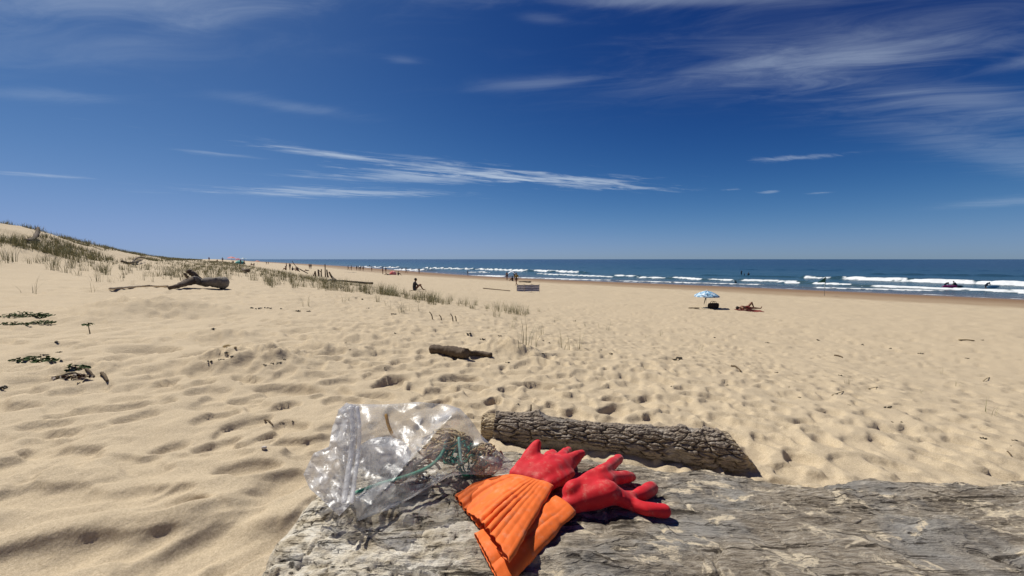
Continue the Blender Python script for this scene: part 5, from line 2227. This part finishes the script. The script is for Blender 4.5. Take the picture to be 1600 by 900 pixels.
# at the water's edge and in the sea
def sea3(px, py, dz=0):
    p = sea_pt(px, py)
    return Vector((p[0], p[1], dz))


person('crouch', gp(1151.5, 446.5), R(30), 'person in a dark wetsuit crouching at the edge of the water', 'suit', (.012, .015, .02), sc=1.15)
o = person('prone', gp(1140, 446), R(80), 'person in a dark wetsuit lying flat at the edge of the water', 'suit', (.012, .015, .02))
person('stand', sea3(1158.5, 428.5, -.55), R(10), 'bather standing thigh deep in the sea far beyond the parasol', 'suit', (.012, .016, .03), sc=1.1)
person('stand', sea3(1163, 430, -1.15), R(40), 'bather chest deep in the sea with only head and shoulders showing', 'suit', (.012, .016, .03))
person('crouch', sea3(1168.5, 430, -.30), R(-60), 'bather bending in the white foam of a small wave', 'suit', (.012, .016, .03), sc=1.2)
M['board_pink'] = plain('board_pink', (.62, .06, .28), .35, .1, 3)
M['board_blue'] = plain('board_blue', (.18, .45, .72), .35, .1, 3)
M['board_dark'] = plain('board_dark', (.02, .06, .09), .35, .1, 3)


def board(loc, rz, mat, label, tilt=0):
    V, F = [], []
    n = 14
    for i in range(n):
        u = i / (n - 1)
        w = .30 * (math.sin(math.pi * min(max(u * .96 + .03, 0), 1)) ** .55)
        zz_ = .10 * (abs(u - .45) * 1.6) ** 2.4
        y = (u - .5) * 2.3
        for a in range(10):
            th_ = 2 * math.pi * a / 10
            V.append((w * math.cos(th_), y, zz_ + .045 * math.sin(th_)))
    for i in range(n - 1):
        for a in range(10):
            a2 = (a + 1) % 10
            F.append((i * 10 + a, i * 10 + a2, (i + 1) * 10 + a2, (i + 1) * 10 + a))
    F.append(tuple(reversed(range(10))))
    F.append(tuple((n - 1) * 10 + a for a in range(10)))
    o = thing('surfboard', label, 'surfboard', loc, rz)
    o.rotation_euler = (0, tilt, rz)
    obj('deck', mesh_from('deck', V, F), mat, o)
    V = [(-.008, -.95, -.04), (.008, -.95, -.04), (.008, -1.10, -.04), (-.008, -1.10, -.04), (0, -1.12, -.22), (0, -1.05, -.2)]
    F = [(0, 1, 5), (1, 2, 4, 5), (2, 3, 4), (3, 0, 5, 4), (0, 3, 2, 1)]
    obj('fin', mesh_from('fin', V, F, False), M['board_dark'], o)
    return o


q = sea3(1484, 451.5, .42)
board(q, R(80), M['board_pink'], 'pink surfboard held on its edge in the shallows', 1.15)
person('bend', q + Vector((-.1, .7, -.60)), R(170), 'surfer bending over the pink surfboard in the shallows', 'suit', (.015, .03, .06))
q = sea3(1497, 450.5, .3)
board(q, R(100), M['board_dark'], 'dark teal surfboard next to the pink one in the shallows', 1.0)
person('crouch', q + Vector((0, .3, -.05)), R(60), 'surfer crouched by the dark surfboard next to the pink one', 'suit', (.012, .03, .045))
q = sea3(1552, 452, .40)
board(q, R(92), M['board_blue'], 'light blue surfboard tipped on its edge among the foam', 1.15)
person('bend', q + Vector((-.95, .3, -.55)), R(-90), 'surfer leaning on the light blue surfboard', 'suit', (.012, .02, .04))
person('stand', sea3(1518, 442, -1.35), R(0), 'swimmer with only the head above the foam between two surfboards', 'suit', (.012, .02, .04))

# green bathing flag
b = gp(1288, 462)
k = b.y / 600
o = thing('beach_flag', 'dark green triangular flag drooping on a thin pole at the wet sand', 'flag', b)
V, F = tube_geo([(0, 0, -.3), (.0, 0, 15 * k), (.03, 0, 30 * k)], [.04, .036, .03], 8)
obj('pole', mesh_from('pole', V, F), plain('pole_grey', (.16, .2, .2), .5, .1, 4), o)
V, F = [], []
n = 12
for i in range(n):
    for j in range(n):
        u, v_ = i / (n - 1), j / (n - 1)
        x = -u * 11.5 * k
        ztop = (29.5 - u * 8.5) * k
        zbot = (21 + u * -.6) * k
        z = zbot + (ztop - zbot) * v_ * (1 - u * .0)
        V.append((x + .03, .09 * math.sin(u * 7 + v_ * 2) * u, z))
for i in range(n - 1):
    for j in range(n - 1):
        F.append((i * n + j, (i + 1) * n + j, (i + 1) * n + j + 1, i * n + j + 1))
fo = obj('flag_cloth', mesh_from('flag_cloth', V, F), plain('flag_green', (.02, .11, .09), .7, .2, 2), o)
md = fo.modifiers.new('thick', 'SOLIDIFY')
md.thickness = .004

# distant bathers along the shore
FAR = [
    (544, 422.5, 'walk', 'both', (.03, .03, .05)), (549, 422.5, 'stand', 'shorts', (.02, .02, .03)), (557.5, 423, 'stand', 'both', (.02, .02, .03)), (561, 423, 'stand', 'both', (.03, .03, .03)),
    (563.5, 423, 'walk', 'both', (.02, .02, .03)), (567.5, 423.5, 'stand', 'shorts', (.05, .03, .03)), (581, 424, 'stand', 'shorts', (.02, .03, .05)), (598, 428.5, 'stand', 'shorts', (.10, .04, .03)),
    (603, 426, 'stand', 'both', (.02, .02, .025)), (634.5, 426.8, 'walk', 'shorts', (.05, .05, .08)), (655, 427.8, 'stand', 'shorts', (.03, .06, .08)), (731, 431, 'stand', 'both', (.02, .02, .03)),
    (486, 420.6, 'stand', 'both', (.03, .04, .06)), (483.5, 420.2, 'stand', 'shorts', (.05, .05, .08))]
LABF = ['walking bather at the start of the far cluster by the surf', 'lone standing bather in the far cluster by the surf', 'dark dressed bather in the middle of the far cluster by the surf',
        'bather standing close to a dark dressed one in the far cluster', 'striding bather in the tight far cluster by the surf', 'bather in reddish shorts ending the far cluster by the surf',
        'bather standing alone between the far cluster and the pink beach tent', 'tanned bather standing just before the pink beach tent', 'dark dressed bather standing behind the pink beach tent',
        'bather walking past the pink beach tent towards the surf', 'bather alone at the surf well past the pink beach tent', 'lone dark dressed bather at the surf before the white canopy group',
        'far bather in dark top near the driftwood stakes', 'far bather in swimwear near the driftwood stakes']
for (px, py, ps, wr, cl), lab in zip(FAR, LABF):
    person(ps, gp(px, py), R(random.uniform(-180, 180)), lab, wr, cl, 'distant bathers along the shore')
person('crouch', sea3(628, 421.5, -.3), 0, 'distant bather bobbing in front of the long white breaker', 'suit', (.02, .02, .03), 'distant bathers along the shore', sc=1.2)
person('stand', sea3(577.5, 417.5, -.7), 0, 'distant bather waist deep between two white breakers', 'suit', (.02, .02, .03), 'distant bathers along the shore', sc=1.3)

# pink beach tent
def dome_tent(b, w, d, h, colr, col2, label, rz=0, cat='beach tent', name='beach_tent'):
    o = thing(name, label, cat, b, rz)
    n, m_ = 14, 9
    for half, c_ in ((0, colr), (1, col2)):
        V, F = [], []
        for i in range(n // 2 + 1):
            a = math.pi * (i + half * n // 2) / n
            for j in range(m_):
                f = -math.pi / 2 + math.pi * j / (m_ - 1)
                V.append((w * math.cos(a) * math.cos(f) ** .7 if True else 0, d * math.sin(f), h * math.sin(a) * math.cos(f) ** .7))
        for i in range(n // 2):
            for j in range(m_ - 1):
                p = i * m_ + j
                F.append((p, p + m_, p + m_ + 1, p + 1))
        q = obj('panel', mesh_from('panel', V, F), cloth(c_), o)
        s_ = q.modifiers.new('thick', 'SOLIDIFY')
        s_.thickness = .01
    V, F = tube_geo([(w * math.cos(a), 0, h * math.sin(a) + .01) for a in np.linspace(0, math.pi, 16)], [.012] * 16, 6)
    obj('pole_arch', mesh_from('pole_arch', V, F), M['metal'], o)
    return o


b = gp(614, 429.3)
k = b.y / 600
dome_tent(b, 5.5 * k, .9, 5.8 * k, (.75, .30, .28), (.62, .13, .13), 'pale pink and red beach shelter with people beside it', R(15))
person('lie', gp(606, 429.8), R(80), 'person lying on the sand on one side of the pink beach shelter', 'shorts', (.02, .02, .03), 'distant bathers along the shore')
person('sit', gp(622, 430.2), R(-60), 'person sitting on the sand on the other side of the pink beach shelter', 'both', (.03, .02, .03), 'distant bathers along the shore')
towel('beach_towel', 541, 425.2, 547, 425.6, .9, (.1, .09, .08), 'dark towel on the sand below the far cluster of bathers')
towel('beach_towel', 550, 425.6, 555, 425.8, .9, (.13, .11, .09), 'brown towel next to the dark one below the far cluster')

# far parasols and people over the grass on the left
def parasol(b, rad, h, c1, c2, label, group=None):
    o = thing('parasol', label, 'parasol', b, group=group)
    V, F = tube_geo([(0, 0, -.1), (0, 0, h)], [.03, .025], 6)
    obj('pole', mesh_from('pole', V, F), M['metal'], o)
    for pnl in range(8):
        V, F = [], []
        a0 = 2 * math.pi * pnl / 8
        for i in range(5):
            q_ = i / 4
            for j in range(4):
                a = a0 + math.pi / 4 * j / 3
                V.append((rad * q_ * math.cos(a), rad * q_ * math.sin(a), h - .42 * rad * q_ ** 1.5))
        for i in range(4):
            for j in range(3):
                p = i * 4 + j
                F.append((p, p + 4, p + 5, p + 1))
        obj('canopy_panel', mesh_from('canopy_panel', V, F), cloth(c1 if pnl % 2 else c2), o)
    return o


parasol(col_at(363, 140), 1.5, 2.3, (.62, .16, .15), (.66, .30, .28), 'far pink parasol over the crest of the grass')
parasol(col_at(373, 150), 1.1, 2.0, (.55, .06, .06), (.5, .08, .07), 'far red parasol beside the pink one over the grass')
parasol(col_at(381, 145), 1.2, 2.5, (.16, .32, .42), (.55, .6, .65), 'far blue and white parasol beside the red one')
dome_tent(col_at(376, 138), 1.7, 1.2, 1.3, (.12, .42, .36), (.16, .48, .40), 'far green beach shelter in front of the red and blue parasols')
parasol(col_at(403, 210), 1.3, 2.2, (.5, .12, .08), (.6, .3, .2), 'far rust red parasol further down the beach than the rest')
b = col_at(401, 175)
towel_c = [(349, 135, 'stand'), (341, 150, 'sit'), (365, 139, 'sit'), (377, 137, 'stand'), (382.5, 130, 'stand'), (381, 128, 'crouch'), (393, 132, 'sit'), (396, 130, 'lie'), (398, 180, 'sit'), (417, 230, 'stand'), (420, 235, 'stand'),
           (328, 160, 'stand'), (448, 105, 'stand'), (453.5, 92, 'stand'), (447, 90, 'sit'), (457, 92, 'sit'), (464, 90, 'crouch'), (466, 88, 'sit'), (479, 95, 'lie')]
LB = ['standing far bather before the pink parasol over the grass', 'far bather sitting low behind the grass crest', 'far bather sitting in the shade of the pink parasol', 'far bather standing by the green shelter',
      'far bather standing by the blue and white parasol', 'far bather crouching near the blue and white parasol', 'far bather sitting at the edge of the grass past the parasols', 'far bather lying at the edge of the grass past the parasols',
      'far bather sitting near the rust red parasol', 'tiny bather standing on the far beach past the parasols', 'second tiny bather beside another on the far beach', 'tiny bather on the skyline of the grassy crest',
      'far bather standing behind the leaning spar', 'bather standing right beside the leaning spar', 'bather sitting before the leaning spar', 'bather sitting in the shade below the leaning spar',
      'bather crouching at the foot of the leaning spar', 'bather sitting close to the foot of the leaning spar', 'bather lying on the sand past the leaning spar']
cols = [(.05, .05, .06), (.25, .06, .05), (.03, .05, .10), (.06, .03, .03), (.02, .02, .02)]
for i, ((px, dist, ps), lab) in enumerate(zip(towel_c, LB)):
    person(ps, col_at(px, dist), R(random.uniform(-180, 180)), lab, 'both' if i % 2 else 'shorts', cols[i % 5], 'distant bathers beyond the grass')

print('scene built: footprints', nfp, 'grass', len(cand3), 'ground', NRr, NC, 'sea', SX.shape)
